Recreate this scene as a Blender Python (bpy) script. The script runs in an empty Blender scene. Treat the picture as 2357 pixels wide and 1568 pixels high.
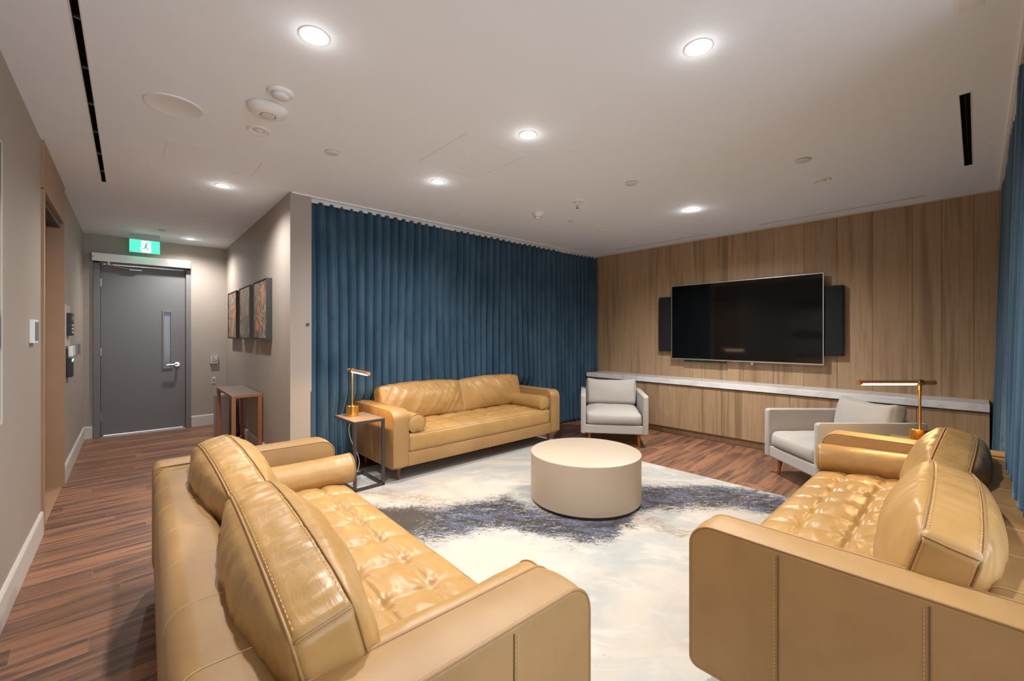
import bpy, bmesh, math, random
from mathutils import Vector, Matrix, noise
random.seed(7)
C = bpy.context.scene.collection
S = bpy.context.scene
PI = math.pi
def R(a): return math.radians(a)

# ------------------------------------------------------------------ camera
H = 1.25; YAW = 0.7366; FPX = 970.15
HC = 2.481                      # ceiling height
XL, YB, YC, XR, XT = -0.4135, 7.20, 3.95, 1.018, 5.4225
cd = bpy.data.cameras.new('camera'); cam = bpy.data.objects.new('camera', cd); C.objects.link(cam)
cam.location = (0, 0, H); cam.rotation_euler = (PI/2, 0, -YAW)
cd.sensor_fit = 'HORIZONTAL'; cd.sensor_width = 36; cd.lens = 36*FPX/2357
cd.shift_x = 0; cd.shift_y = -12.0/2357; cd.clip_start = 0.02; cd.clip_end = 60
S.camera = cam
# ------------------------------------------------------------------ world, exposure
w = bpy.data.worlds.new('world'); S.world = w; w.use_nodes = True
bg = w.node_tree.nodes['Background']; bg.inputs[0].default_value = (0.76, 0.88, 1.0, 1); bg.inputs[1].default_value = 3.4
S.view_settings.view_transform = 'Standard'; S.view_settings.look = 'None'
S.view_settings.gamma = 1; S.view_settings.use_curve_mapping = False
S.view_settings.exposure = 0.34
SPOT_W = 120.0; WARM = (1.0, 0.985, 0.97); LAMPC = (1.0, 0.62, 0.28)

# ------------------------------------------------------------------ materials
MATS = {}
def newmat(name):
    m = bpy.data.materials.new(name); m.use_nodes = True; MATS[name] = m
    nt = m.node_tree; return m, nt, nt.nodes['Principled BSDF']
def N(nt, t, **kw):
    n = nt.nodes.new(t)
    for k, v in kw.items():
        if k in n.inputs: n.inputs[k].default_value = v
        else: setattr(n, k, v)
    return n
def L(nt, a, b): nt.links.new(a, b)
def math_(nt, op, a, b=None, c=None, clamp=False):
    n = nt.nodes.new('ShaderNodeMath'); n.operation = op; n.use_clamp = clamp
    for i, v in enumerate((a, b, c)):
        if v is None: continue
        if isinstance(v, (int, float)): n.inputs[i].default_value = v
        else: nt.links.new(v, n.inputs[i])
    return n.outputs[0]
def mixc(nt, fac, a, b, blend='MIX'):
    n = nt.nodes.new('ShaderNodeMix'); n.data_type = 'RGBA'; n.blend_type = blend
    for k, v in ((0, fac), (6, a), (7, b)):
        if isinstance(v, (int, float)): n.inputs[k].default_value = v
        elif isinstance(v, tuple): n.inputs[k].default_value = (*v[:3], 1)
        else: nt.links.new(v, n.inputs[k])
    return n.outputs[2]
def smooth(nt, v, lo, hi):
    n = nt.nodes.new('ShaderNodeMapRange'); n.interpolation_type = 'SMOOTHSTEP'
    nt.links.new(v, n.inputs[0]); n.inputs[1].default_value = lo; n.inputs[2].default_value = hi
    return n.outputs[0]
def coords(nt, scale=(1, 1, 1), rot=(0, 0, 0), loc=(0, 0, 0), src='Object'):
    tc = nt.nodes.new('ShaderNodeTexCoord'); mp = nt.nodes.new('ShaderNodeMapping')
    mp.inputs['Scale'].default_value = scale; mp.inputs['Rotation'].default_value = rot; mp.inputs['Location'].default_value = loc
    nt.links.new(tc.outputs[src], mp.inputs[0]); return mp.outputs[0]
def noise_(nt, vec, scale=5, detail=3, rough=.5, dist=0):
    n = N(nt, 'ShaderNodeTexNoise', Scale=scale, Detail=detail, Roughness=rough, Distortion=dist)
    nt.links.new(vec, n.inputs['Vector']); return n.outputs['Fac']
def bump(nt, b, h, strength=.2, dist=.01, normal=None):
    n = N(nt, 'ShaderNodeBump', Strength=strength, Distance=dist); nt.links.new(h, n.inputs['Height'])
    if normal is not None: nt.links.new(normal, n.inputs['Normal'])
    if b is not None: nt.links.new(n.outputs[0], b.inputs['Normal'])
    return n.outputs[0]
def simple(name, col, rough=.5, metal=0, var=0.0, vscale=6, bs=0, bscale=200, bdist=.001, sheen=0, coat=0, spec=None, emit=None, es=0, alpha=None, trans=0, ior=None):
    m, nt, b = newmat(name)
    b.inputs['Base Color'].default_value = (*col, 1); b.inputs['Roughness'].default_value = rough; b.inputs['Metallic'].default_value = metal
    if sheen: b.inputs['Sheen Weight'].default_value = sheen; b.inputs['Sheen Roughness'].default_value = .4
    if coat: b.inputs['Coat Weight'].default_value = coat; b.inputs['Coat Roughness'].default_value = .08
    if spec is not None: b.inputs['Specular IOR Level'].default_value = spec
    if emit: b.inputs['Emission Color'].default_value = (*emit, 1); b.inputs['Emission Strength'].default_value = es
    if trans: b.inputs['Transmission Weight'].default_value = trans
    if ior: b.inputs['IOR'].default_value = ior
    v = coords(nt)
    if var:
        f = noise_(nt, v, vscale, 4)
        c = mixc(nt, f, tuple(x*(1-var) for x in col), tuple(min(1, x*(1+var)) for x in col)); L(nt, c, b.inputs['Base Color'])
    if bs:
        h = noise_(nt, v, bscale, 2); bump(nt, b, h, bs, bdist)
    return m
simple('wall_paint', (.35, .298, .252), .55, var=.02, bs=.1, bscale=350)
simple('ceiling_paint', (.83, .88, .95), .75, var=.01, bs=.08, bscale=300)
simple('white_trim', (.56, .52, .475), .45)
simple('white_plastic', (.80, .80, .79), .35)
simple('off_white', (.68, .68, .68), .5)
simple('void', (.012, .008, .006), .8)
simple('black_plastic', (.012, .012, .013), .4)
simple('black_fabric', (.006, .006, .007), .85, bs=.4, bscale=900)
simple('grey_door', (.155, .15, .15), .42, var=.03, vscale=3)
simple('grey_frame', (.165, .16, .16), .4)
simple('brushed_steel', (.55, .50, .45), .33, 1.0, var=.05, vscale=30)
simple('chrome', (.75, .73, .70), .15, 1.0)
simple('bin_steel', (.42, .42, .45), .35, .8)
simple('silver_bezel', (.55, .54, .52), .35, .9)
simple('dark_metal', (.060, .052, .048), .42, .3, bs=.1, bscale=500)
simple('table_top_dark', (.15, .105, .075), .5, var=.08, vscale=20)
simple('brass', (.83, .50, .13), .22, 1.0, var=.04, vscale=30)
simple('copper_tube', (.72, .36, .16), .38, .75)
simple('grey_boucle', (.40, .365, .33), .9, var=.10, vscale=260, bs=.55, bscale=420, bdist=.002, sheen=.35)
simple('beige_lacquer', (.445, .355, .262), .42, var=.02, vscale=3)
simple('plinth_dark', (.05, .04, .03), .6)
simple('stitch', (.56, .38, .18), .7)
simple('seam_dark', (.13, .065, .028), .6)
simple('piping', (.33, .18, .065), .45)
simple('cable', (.75, .73, .70), .5)
simple('canvas_edge', (.045, .042, .042), .5)
simple('symbol_dark', (.06, .045, .035), .6)
simple('clear_acrylic', (.75, .75, .76), .15, trans=.55, ior=1.2)
simple('green_glow', (.03, .3, .15), .4, emit=(.08, .82, .50), es=1.0)
simple('white_glow', (.8, .8, .8), .4, emit=(.85, 1, .95), es=1.15)
simple('figure_green', (.02, .2, .1), .4, emit=(.03, .42, .24), es=.8)
simple('led_green', (.05, .5, .1), .4, emit=(.1, 1, .25), es=5)
simple('downlight_glow', (1, 1, 1), .4, emit=(1, .90, .76), es=22)
simple('lamp_glow', (1, 1, 1), .4, emit=(1, .72, .40), es=14)
simple('dead_lens', (.72, .73, .72), .3)
simple('display_grey', (.20, .19, .18), .25)
simple('oak_trim', (.34, .205, .115), .5, var=.12, vscale=8)
simple('wire_glass', (.20, .21, .22), .12, coat=.5)
simple('terracotta_wood', (.33, .125, .05), .45, var=.2, vscale=12)

def m_screen():
    m, nt, b = newmat('tv_screen'); b.inputs['Base Color'].default_value = (.0035, .0035, .0037, 1)
    b.inputs['Roughness'].default_value = .06; b.inputs['Specular IOR Level'].default_value = .35
m_screen()
def m_leather():
    m, nt, b = newmat('leather'); v = coords(nt)
    f1 = noise_(nt, v, 3.5, 4, .6); f2 = noise_(nt, v, 26, 4, .6)
    c = mixc(nt, smooth(nt, f1, .3, .72), (.375, .208, .068), (.465, .270, .095))
    c = mixc(nt, math_(nt, 'MULTIPLY', f2, .35), c, (.385, .215, .074)); L(nt, c, b.inputs['Base Color'])
    b.inputs['Roughness'].default_value = .40; b.inputs['Specular IOR Level'].default_value = .42
    rr = N(nt, 'ShaderNodeMapRange'); L(nt, f2, rr.inputs[0]); rr.inputs[3].default_value = .29; rr.inputs[4].default_value = .42; L(nt, rr.outputs[0], b.inputs['Roughness'])
    vo = N(nt, 'ShaderNodeTexVoronoi', Scale=420.0); L(nt, v, vo.inputs['Vector'])
    n1 = bump(nt, None, vo.outputs['Distance'], .10, .0006)
    v2 = coords(nt, (1, 1, 1), (.4, .3, .5)); w2 = noise_(nt, v2, 14, 5, .55, 1.2)
    cr_ = noise_(nt, coords(nt, (4, 18, 9), (.2, .1, .35)), 1.2, 3, .6, 1.5); n2 = bump(nt, None, smooth(nt, cr_, .40, .8), .12, .004, n1)
    bump(nt, b, w2, .25, .006, n2)
m_leather()
def m_leather_shaded():
    m, nt, b = newmat('leather_shaded'); v = coords(nt)
    f1 = noise_(nt, v, 4, 5, .6)
    c = mixc(nt, smooth(nt, f1, .3, .7), (.310, .172, .062), (.370, .212, .080)); L(nt, c, b.inputs['Base Color'])  # sofa leather again, with the panels' shade put into its colour
    b.inputs['Roughness'].default_value = .47
    vo = N(nt, 'ShaderNodeTexVoronoi', Scale=420.0); L(nt, v, vo.inputs['Vector'])
    bump(nt, b, vo.outputs['Distance'], .10, .0006)
m_leather_shaded()
def m_velvet():
    m, nt, b = newmat('velvet'); v = coords(nt, (1, 1, .35))
    f = noise_(nt, v, 4.5, 5, .6, .5)
    c = mixc(nt, smooth(nt, f, .35, .7), (.026, .060, .098), (.048, .096, .145)); L(nt, c, b.inputs['Base Color'])
    b.inputs['Roughness'].default_value = .75; b.inputs['Sheen Weight'].default_value = .5; b.inputs['Sheen Roughness'].default_value = .4
    b.inputs['Sheen Tint'].default_value = (.32, .50, .68, 1); b.inputs['Specular IOR Level'].default_value = .2
    bump(nt, b, noise_(nt, coords(nt), 700, 2), .15, .0008)
m_velvet()
def m_panel(name, tint=1.0):
    m, nt, b = newmat(name)
    at = N(nt, 'ShaderNodeAttribute', attribute_name='plank'); at.attribute_type = 'GEOMETRY'
    tc = nt.nodes.new('ShaderNodeTexCoord')
    off = N(nt, 'ShaderNodeVectorMath', operation='MULTIPLY_ADD'); L(nt, at.outputs['Color'], off.inputs[0]); off.inputs[1].default_value = (0, 0, 37.0); L(nt, tc.outputs['Object'], off.inputs[2])
    mp = nt.nodes.new('ShaderNodeMapping'); mp.inputs['Scale'].default_value = (9, 9, .42); L(nt, off.outputs[0], mp.inputs[0])
    f = noise_(nt, mp.outputs[0], 1.0, 5, .62, .45)
    mp2 = nt.nodes.new('ShaderNodeMapping'); mp2.inputs['Scale'].default_value = (60, 60, 2.2); L(nt, off.outputs[0], mp2.inputs[0])
    f2 = noise_(nt, mp2.outputs[0], 1.0, 5, .7, .3)
    t = lambda a: tuple(x*tint for x in a)
    base = mixc(nt, at.outputs['Fac'], t((.385, .25, .14)), t((.46, .31, .18)))
    dark = mixc(nt, smooth(nt, f, .50, .66), base, t((.255, .155, .080)))
    c = mixc(nt, smooth(nt, f2, .42, .8), dark, t((.275, .17, .092))); L(nt, c, b.inputs['Base Color'])
    b.inputs['Roughness'].default_value = .5
    bump(nt, b, f2, .15, .002)
m_panel('oak_panel')
def m_floor():
    m, nt, b = newmat('floor_planks')
    v = coords(nt, (1, 1, 1), (0, 0, R(-2.5)))
    sp = N(nt, 'ShaderNodeSeparateXYZ'); L(nt, v, sp.inputs[0]); RH, PL = .118, 1.15
    row = math_(nt, 'FLOOR', math_(nt, 'DIVIDE', sp.outputs[1], RH))
    wr = N(nt, 'ShaderNodeTexWhiteNoise', noise_dimensions='1D'); L(nt, row, wr.inputs['W'])
    xs = math_(nt, 'ADD', math_(nt, 'DIVIDE', sp.outputs[0], PL), math_(nt, 'MULTIPLY', wr.outputs['Value'], 7.0))
    col_ = math_(nt, 'FLOOR', xs); cc = N(nt, 'ShaderNodeCombineXYZ'); L(nt, row, cc.inputs[0]); L(nt, col_, cc.inputs[1])
    wn = N(nt, 'ShaderNodeTexWhiteNoise', noise_dimensions='2D'); L(nt, cc.outputs[0], wn.inputs['Vector'])
    fy_ = math_(nt, 'FRACT', math_(nt, 'DIVIDE', sp.outputs[1], RH)); fx_ = math_(nt, 'FRACT', xs)
    seam = math_(nt, 'MAXIMUM', math_(nt, 'LESS_THAN', fy_, .014), math_(nt, 'LESS_THAN', fx_, .0025))
    off = N(nt, 'ShaderNodeVectorMath', operation='MULTIPLY_ADD'); L(nt, wn.outputs['Color'], off.inputs[0]); off.inputs[1].default_value = (13.0, 7.0, 5.0); L(nt, v, off.inputs[2])
    mp = nt.nodes.new('ShaderNodeMapping'); mp.inputs['Scale'].default_value = (1.7, 22, 1); L(nt, off.outputs[0], mp.inputs[0])
    f = noise_(nt, mp.outputs[0], 1.0, 5, .6, .6)
    mp2 = nt.nodes.new('ShaderNodeMapping'); mp2.inputs['Scale'].default_value = (5, 110, 1); L(nt, off.outputs[0], mp2.inputs[0])
    f2 = noise_(nt, mp2.outputs[0], 1.0, 4, .6)
    base = mixc(nt, wn.outputs['Value'], (.19, .088, .050), (.36, .165, .085))
    c = mixc(nt, smooth(nt, f, .42, .64), base, (.095, .055, .040))
    c = mixc(nt, math_(nt, 'MULTIPLY', smooth(nt, f2, .45, .8), .55), c, (.12, .055, .032))
    c = mixc(nt, math_(nt, 'MULTIPLY', seam, .5), c, (.30, .18, .12)); L(nt, c, b.inputs['Base Color'])
    b.inputs['Roughness'].default_value = .42; b.inputs['Specular IOR Level'].default_value = .4
    bump(nt, b, f2, .12, .002)
m_floor()
def m_rug():
    m, nt, b = newmat('rug_pile')
    v = coords(nt, (1, 1, 1), (0, 0, 0)); r = N(nt, 'ShaderNodeVectorRotate'); r.rotation_type = 'Z_AXIS'; r.inputs['Angle'].default_value = R(42.2); L(nt, v, r.inputs['Vector'])
    sp = N(nt, 'ShaderNodeSeparateXYZ'); L(nt, r.outputs[0], sp.inputs[0]); u, vv = sp.outputs[0], sp.outputs[1]
    def N2(su, sv, sc, det=4, ro=.6, di=.6, off=0):
        mp = nt.nodes.new('ShaderNodeMapping'); mp.inputs['Scale'].default_value = (su, sv, 1); mp.inputs['Location'].default_value = (off, off*1.7, 0)
        L(nt, r.outputs[0], mp.inputs[0]); return noise_(nt, mp.outputs[0], sc, det, ro, di)
    big = N2(1, 2.2, 1.1, 4, .6, .8)
    wob = math_(nt, 'MULTIPLY', math_(nt, 'SUBTRACT', N2(1, 1, 1.6, 3), .5), .55)
    vw = math_(nt, 'ADD', vv, wob)
    def curve(pts):
        fc = N(nt, 'ShaderNodeFloatCurve'); cm = fc.mapping; cv = cm.curves[0]
        mr = N(nt, 'ShaderNodeMapRange'); L(nt, u, mr.inputs[0]); mr.inputs[1].default_value = -1.5; mr.inputs[2].default_value = 2.5
        L(nt, mr.outputs[0], fc.inputs['Value'])
        P = [((a+1.5)/4, (q-2)/2) for a, q in pts]
        cv.points[0].location = P[0]; cv.points[1].location = P[-1]
        for p in P[1:-1]: cv.points.new(*p)
        cm.update(); return math_(nt, 'MULTIPLY_ADD', fc.outputs[0], 2.0, 2.0)
    def band(pts, half, soft):
        c = curve(pts); d = math_(nt, 'ABSOLUTE', math_(nt, 'SUBTRACT', vw, c))
        mr = N(nt, 'ShaderNodeMapRange'); mr.interpolation_type = 'SMOOTHSTEP'; L(nt, d, mr.inputs[0]); mr.inputs[1].default_value = half; mr.inputs[2].default_value = half+soft; mr.inputs[3].default_value = 1; mr.inputs[4].default_value = 0
        return mr.outputs[0]
    main = band([(-1.5, 2.72), (-.8, 2.78), (0, 2.92), (.45, 2.72), (.75, 2.95), (1.0, 3.22), (1.5, 3.28), (2.1, 3.02), (2.5, 2.9)], .09, .34)
    brn = band([(-1.5, 3.34), (-.8, 3.24), (-.1, 3.08), (.5, 3.0), (1.5, 2.4), (2.5, 2.2)], .03, .20)
    st = N2(5, 19, 1.6, 6, .72, 1.4, 3); fine = N2(11, 36, 2.6, 6, .74, 1.8, 9)
    mix = math_(nt, 'ADD', math_(nt, 'MULTIPLY', st, .30), math_(nt, 'MULTIPLY', fine, .70))
    thr = math_(nt, 'SUBTRACT', mix, math_(nt, 'MULTIPLY_ADD', main, -.215, .625))
    mk = smooth(nt, thr, .0, .05)
    thrb = math_(nt, 'SUBTRACT', mix, math_(nt, 'MULTIPLY_ADD', brn, -.15, .635)); mkb = smooth(nt, thrb, 0, .05)
    cream = mixc(nt, smooth(nt, big, .35, .68), (.46, .405, .335), (.31, .315, .30))
    cream = mixc(nt, smooth(nt, N2(2, 3.5, 1.5, 4, .6, .8, 5), .5, .72), cream, (.49, .45, .39))
    cream = mixc(nt, math_(nt, 'MULTIPLY', smooth(nt, N2(1.5, 2.5, 1.2, 4, .6, .5, 13), .52, .74), .45), cream, (.30, .34, .355))
    blue = mixc(nt, smooth(nt, N2(4, 9, 1.5, 4, .6, 1, 21), .44, .6), (.018, .016, .018), (.055, .06, .105))
    blk = smooth(nt, math_(nt, 'ADD', math_(nt, 'MULTIPLY', main, smooth(nt, math_(nt, 'MULTIPLY', u, -1.0), .30, .75)), math_(nt, 'MULTIPLY_ADD', fine, 2.6, -1.3)), .48, .58)
    blue = mixc(nt, blk, blue, (.045, .034, .028)); mk = math_(nt, 'MAXIMUM', mk, math_(nt, 'MULTIPLY', blk, 1.0))
    c = mixc(nt, mkb, cream, (.27, .19, .13)); c = mixc(nt, math_(nt, 'MULTIPLY', mk, .93), c, blue)
    # far strip greyed: shade by the far sofa painted into the rug
    gy = N(nt, 'ShaderNodeSeparateXYZ'); L(nt, v, gy.inputs[0])
    g = smooth(nt, math_(nt, 'ADD', gy.outputs[1], math_(nt, 'MULTIPLY', wob, .3)), 3.05, 3.45)
    c = mixc(nt, math_(nt, 'MULTIPLY', g, .7), c, (.45, .43, .42))
    L(nt, c, b.inputs['Base Color']); b.inputs['Roughness'].default_value = 1.0; b.inputs['Sheen Weight'].default_value = .03; b.inputs['Specular IOR Level'].default_value = .08
    bump(nt, b, noise_(nt, v, 260, 3), .5, .004)
m_rug()
def m_quartz():
    m, nt, b = newmat('quartz'); v = coords(nt)
    c = mixc(nt, smooth(nt, noise_(nt, v, 2.2, 6, .6, 2), .45, .7), (.80, .80, .80), (.62, .61, .61)); L(nt, c, b.inputs['Base Color'])
    b.inputs['Roughness'].default_value = .12
m_quartz()
def m_art(name, seed, hi):
    m, nt, b = newmat(name); v = coords(nt, (1, 1, 1), (0, .2, .1), (seed, seed*.7, seed*.3))
    f = noise_(nt, v, 2.4, 6, .6, 1.6); g = noise_(nt, coords(nt, (1, 1.2, .5), (0, 0, 0), (seed*2, 0, 0)), 7, 6, .65, 1.5)
    cr = N(nt, 'ShaderNodeValToRGB'); L(nt, f, cr.inputs[0]); e = cr.color_ramp.elements
    e[0].position = .30; e[0].color = (.62, .19, .035, 1); e[1].position = .66; e[1].color = (.72, .25, .05, 1)
    for p, c in ((.385, (.55, .15, .03, 1)), (.40, (.03, .035, .025, 1)), (.46, (.13, .115, .075, 1)), (.495, (.50, .37, .22, 1)), (.52, (.10, .09, .06, 1)), (.575, (.05, .045, .03, 1)), (.59, (.52, .15, .03, 1))):
        x = e.new(p); x.color = c
    c = mixc(nt, smooth(nt, g, .60, .66), cr.outputs[0], (.55, .42, .28) if hi else (.03, .06, .055)); L(nt, c, b.inputs['Base Color'])
    b.inputs['Roughness'].default_value = .3; bump(nt, b, f, .3, .01)
m_art('art_a', 3.1, True); m_art('art_b', 11.4, False); m_art('art_c', 27.7, True)
def m_print():
    m, nt, b = newmat('print_soft'); tc = nt.nodes.new('ShaderNodeTexCoord'); sp = N(nt, 'ShaderNodeSeparateXYZ'); L(nt, tc.outputs['Object'], sp.inputs[0])
    cr = N(nt, 'ShaderNodeValToRGB'); L(nt, math_(nt, 'DIVIDE', sp.outputs[2], 2.2), cr.inputs[0]); e = cr.color_ramp.elements
    e[0].position = .40; e[0].color = (.42, .40, .38, 1); e[1].position = .93; e[1].color = (.16, .13, .105, 1)
    for p, c in ((.535, (.40, .38, .36, 1)), (.545, (.12, .13, .15, 1)), (.60, (.13, .13, .14, 1)), (.62, (.42, .39, .36, 1)), (.80, (.45, .41, .38, 1)), (.85, (.15, .12, .10, 1))):
        x = e.new(p); x.color = c
    L(nt, cr.outputs[0], b.inputs['Base Color']); b.inputs['Roughness'].default_value = .5
m_print()
def m_wire():
    m, nt, b = newmat('wired_glass'); v = coords(nt)
    br = N(nt, 'ShaderNodeTexBrick'); br.offset = 0; mp = nt.nodes.new('ShaderNodeMapping'); mp.inputs['Rotation'].default_value = (PI/2, 0, 0); L(nt, v, mp.inputs[0]); L(nt, mp.outputs[0], br.inputs['Vector'])
    for k, x in (('Scale', 1.0), ('Mortar Size', .0015), ('Brick Width', .018), ('Row Height', .018)): br.inputs[k].default_value = x
    c = mixc(nt, br.outputs['Fac'], (.20, .205, .215), (.055, .055, .06)); L(nt, c, b.inputs['Base Color']); b.inputs['Roughness'].default_value = .15
m_wire()
M = MATS

# ------------------------------------------------------------------ mesh helpers
def link(name, me, mat=None, parent=None):
    o = bpy.data.objects.new(name, me); C.objects.link(o)
    if mat: me.materials.append(MATS[mat] if isinstance(mat, str) else mat)
    if parent: o.parent = parent
    return o
def mesh(name, V, F, mat=None, parent=None, smooth_=False):
    me = bpy.data.meshes.new(name); me.from_pydata([tuple(v) for v in V], [], F); me.update()
    bm = bmesh.new(); bm.from_mesh(me); bmesh.ops.recalc_face_normals(bm, faces=bm.faces); bm.to_mesh(me); bm.free()
    if smooth_:
        for p in me.polygons: p.use_smooth = True
    return link(name, me, mat, parent)
def tag(o, label=None, cat=None, group=None, kind=None):
    if label: o['label'] = label
    if cat: o['category'] = cat
    if group: o['group'] = group
    if kind: o['kind'] = kind
    return o
def thing(name, label, cat, loc=(0, 0, 0), rz=0, group=None):
    o = bpy.data.objects.new(name, None); C.objects.link(o); o.empty_display_size = .1
    o.location = loc; o.rotation_euler = (0, 0, rz); return tag(o, label, cat, group)
def struct(o, label=None): return tag(o, label, None, None, 'structure')
class MB:
    def __init__(s): s.V = []; s.F = []
    def add(s, V, F):
        n = len(s.V); s.V += [tuple(v) for v in V]; s.F += [tuple(i+n for i in f) for f in F]; return s
    def box(s, a, b, bev=0, rot=None, org=None):
        bm = bmesh.new(); bmesh.ops.create_cube(bm, size=1)
        c = [(a[i]+b[i])/2 for i in range(3)]; d = [abs(b[i]-a[i]) for i in range(3)]
        for v in bm.verts: v.co = Vector((v.co.x*d[0], v.co.y*d[1], v.co.z*d[2]))
        if bev: bmesh.ops.bevel(bm, geom=bm.edges[:], offset=min(bev, min(d)*.45), segments=2, affect='EDGES', profile=.6)
        mt = Matrix.Translation(c)
        if rot: mt = mt @ Matrix.Rotation(rot[1], 4, rot[0])
        bm.transform(mt); bm.verts.index_update()
        s.add([v.co.copy() for v in bm.verts], [[v.index for v in f.verts] for f in bm.faces]); bm.free(); return s
    def cyl(s, p, q, r1, r2=None, n=24, caps=True):
        r2 = r1 if r2 is None else r2; p = Vector(p); q = Vector(q); d = (q-p).normalized()
        a = d.orthogonal().normalized(); b = d.cross(a)
        V = []
        for c, r in ((p, r1), (q, r2)):
            V += [c+a*math.cos(2*PI*i/n)*r+b*math.sin(2*PI*i/n)*r for i in range(n)]
        F = [(i, (i+1) % n, n+(i+1) % n, n+i) for i in range(n)]
        if caps: F += [tuple(range(n))[::-1], tuple(range(n, 2*n))]
        return s.add(V, F)
    def lathe(s, c, prof, n=40):
        V = []; F = []; m = len(prof)
        for i in range(n):
            a = 2*PI*i/n
            for r, z in prof: V.append((c[0]+r*math.cos(a), c[1]+r*math.sin(a), c[2]+z))
        for i in range(n):
            j = (i+1) % n
            for k in range(m-1): F.append((i*m+k, j*m+k, j*m+k+1, i*m+k+1))
        if prof[0][0] > 1e-6: F.append(tuple(i*m for i in range(n))[::-1])
        if prof[-1][0] > 1e-6: F.append(tuple(i*m+m-1 for i in range(n)))
        return s.add(V, F)
    def tube(s, pts, r, n=8, closed=False):
        P = [Vector(p) for p in pts]; m = len(P); V = []; F = []
        prev = None
        for i, p in enumerate(P):
            if closed: t = P[(i+1) % m]-P[i-1]
            else: t = P[min(i+1, m-1)]-P[max(i-1, 0)]
            t = t.normalized() if t.length > 1e-9 else Vector((0, 0, 1))
            a = (prev - t*prev.dot(t)) if prev else t.orthogonal()
            if a.length < 1e-6: a = t.orthogonal()
            a.normalize(); prev = a; b = t.cross(a)
            V += [p+a*math.cos(2*PI*k/n)*r+b*math.sin(2*PI*k/n)*r for k in range(n)]
        for i in range(m if closed else m-1):
            j = (i+1) % m
            for k in range(n): F.append((i*n+k, i*n+(k+1) % n, j*n+(k+1) % n, j*n+k))
        if not closed: F += [tuple(range(n))[::-1], tuple(range((m-1)*n, m*n))]
        return s.add(V, F)
    def build(s, name, mat, parent=None, sm=False, auto=None):
        o = mesh(name, s.V, s.F, mat, parent, sm or auto is not None)
        if auto is not None:
            bm = bmesh.new(); bm.from_mesh(o.data)
            for e in bm.edges:
                if len(e.link_faces) == 2 and e.calc_face_angle(0) > R(auto): e.smooth = False
            bm.to_mesh(o.data); bm.free()
        return o
def box(name, a, b, mat, parent=None, bev=0): return MB().box(a, b, bev).build(name, mat, parent)

def holed(name, org, U, Vv, ulen, vlen, holes, mat, plank=False):
    """flat wall or ceiling: rectangle org + u*U + v*V with rectangular openings"""
    us = sorted({0, ulen, *[h[0] for h in holes], *[h[1] for h in holes]}); vs = sorted({0, vlen, *[h[2] for h in holes], *[h[3] for h in holes]})
    org = Vector(org); U = Vector(U); Vv = Vector(Vv); V = []; F = []
    idx = {}
    def g(i, j):
        if (i, j) not in idx: idx[(i, j)] = len(V); V.append(org+U*us[i]+Vv*vs[j])
        return idx[(i, j)]
    for i in range(len(us)-1):
        for j in range(len(vs)-1):
            cu = (us[i]+us[i+1])/2; cv = (vs[j]+vs[j+1])/2
            if any(h[0] < cu < h[1] and h[2] < cv < h[3] for h in holes): continue
            F.append((g(i, j), g(i+1, j), g(i+1, j+1), g(i, j+1)))
    return mesh(name, V, F, mat)
def paint_planks(o, fn):
    ca = o.data.color_attributes.new('plank', 'FLOAT_COLOR', 'CORNER')
    for p in o.data.polygons:
        c = fn(p.center); rnd = random.Random(c).random()
        for li in p.loop_indices: ca.data[li].color = (rnd, rnd, rnd, 1)

# soft rounded box on a fine grid -------------------------------------------------
def sb_map(q, half, r):
    c = Vector([max(-(half[i]-r), min(half[i]-r, q[i])) for i in range(3)])
    d = Vector(q)-c
    if d.length < 1e-9: return c
    return c+d.normalized()*r
def soft(half, r, n, fn, mb=None, dens=.4):
    mb = mb or MB(); V = []; F = []; idx = {}
    def pos(i, k):
        t = -1+2*i/n[k]; t = dens*math.sin(t*PI/2)+(1-dens)*t
        return t
    def g(i, j, k):
        key = (i, j, k)
        if key not in idx:
            uvw = (pos(i, 0), pos(j, 1), pos(k, 2)); q = Vector((uvw[0]*half[0], uvw[1]*half[1], uvw[2]*half[2]))
            p = sb_map(q, half, r); idx[key] = len(V); V.append(fn(p, uvw))
        return idx[key]
    nx, ny, nz = n
    for i in range(nx):
        for j in range(ny):
            F.append((g(i, j, 0), g(i, j+1, 0), g(i+1, j+1, 0), g(i+1, j, 0))); F.append((g(i, j, nz), g(i+1, j, nz), g(i+1, j+1, nz), g(i, j+1, nz)))
    for i in range(nx):
        for k in range(nz):
            F.append((g(i, 0, k), g(i+1, 0, k), g(i+1, 0, k+1), g(i, 0, k+1))); F.append((g(i, ny, k), g(i, ny, k+1), g(i+1, ny, k+1), g(i+1, ny, k)))
    for j in range(ny):
        for k in range(nz):
            F.append((g(0, j, k), g(0, j, k+1), g(0, j+1, k+1), g(0, j+1, k))); F.append((g(nx, j, k), g(nx, j+1, k), g(nx, j+1, k+1), g(nx, j, k+1)))
    return mb.add(V, F)
def nz(p, s=1.0, o=0.0): return noise.noise(Vector((p[0]*s+o, p[1]*s+o*1.3, p[2]*s-o)))
def ridge(p, s, o=0):
    v = nz(p, s, o); return (1-abs(v)*2.2)

# ------------------------------------------------------------------ SETTING
# floor, ceiling
struct(mesh('floor', [(-1.2, -3.2, 0), (7.0, -3.2, 0), (7.0, 8.6, 0), (-1.2, 8.6, 0)], [(0, 1, 2, 3)], 'floor_planks'))
cx0, cy0 = -1.2, -3.2
SL1 = (-.165-cx0, -.141-cx0, -1.2-cy0, 4.70-cy0)
SL2 = (3.15-cx0, 4.49-cx0, .022-cy0, .060-cy0)
struct(holed('ceiling', (cx0, cy0, HC), (1, 0, 0), (0, 1, 0), 8.2, 11.8, [SL1, SL2], 'ceiling_paint'))
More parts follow.
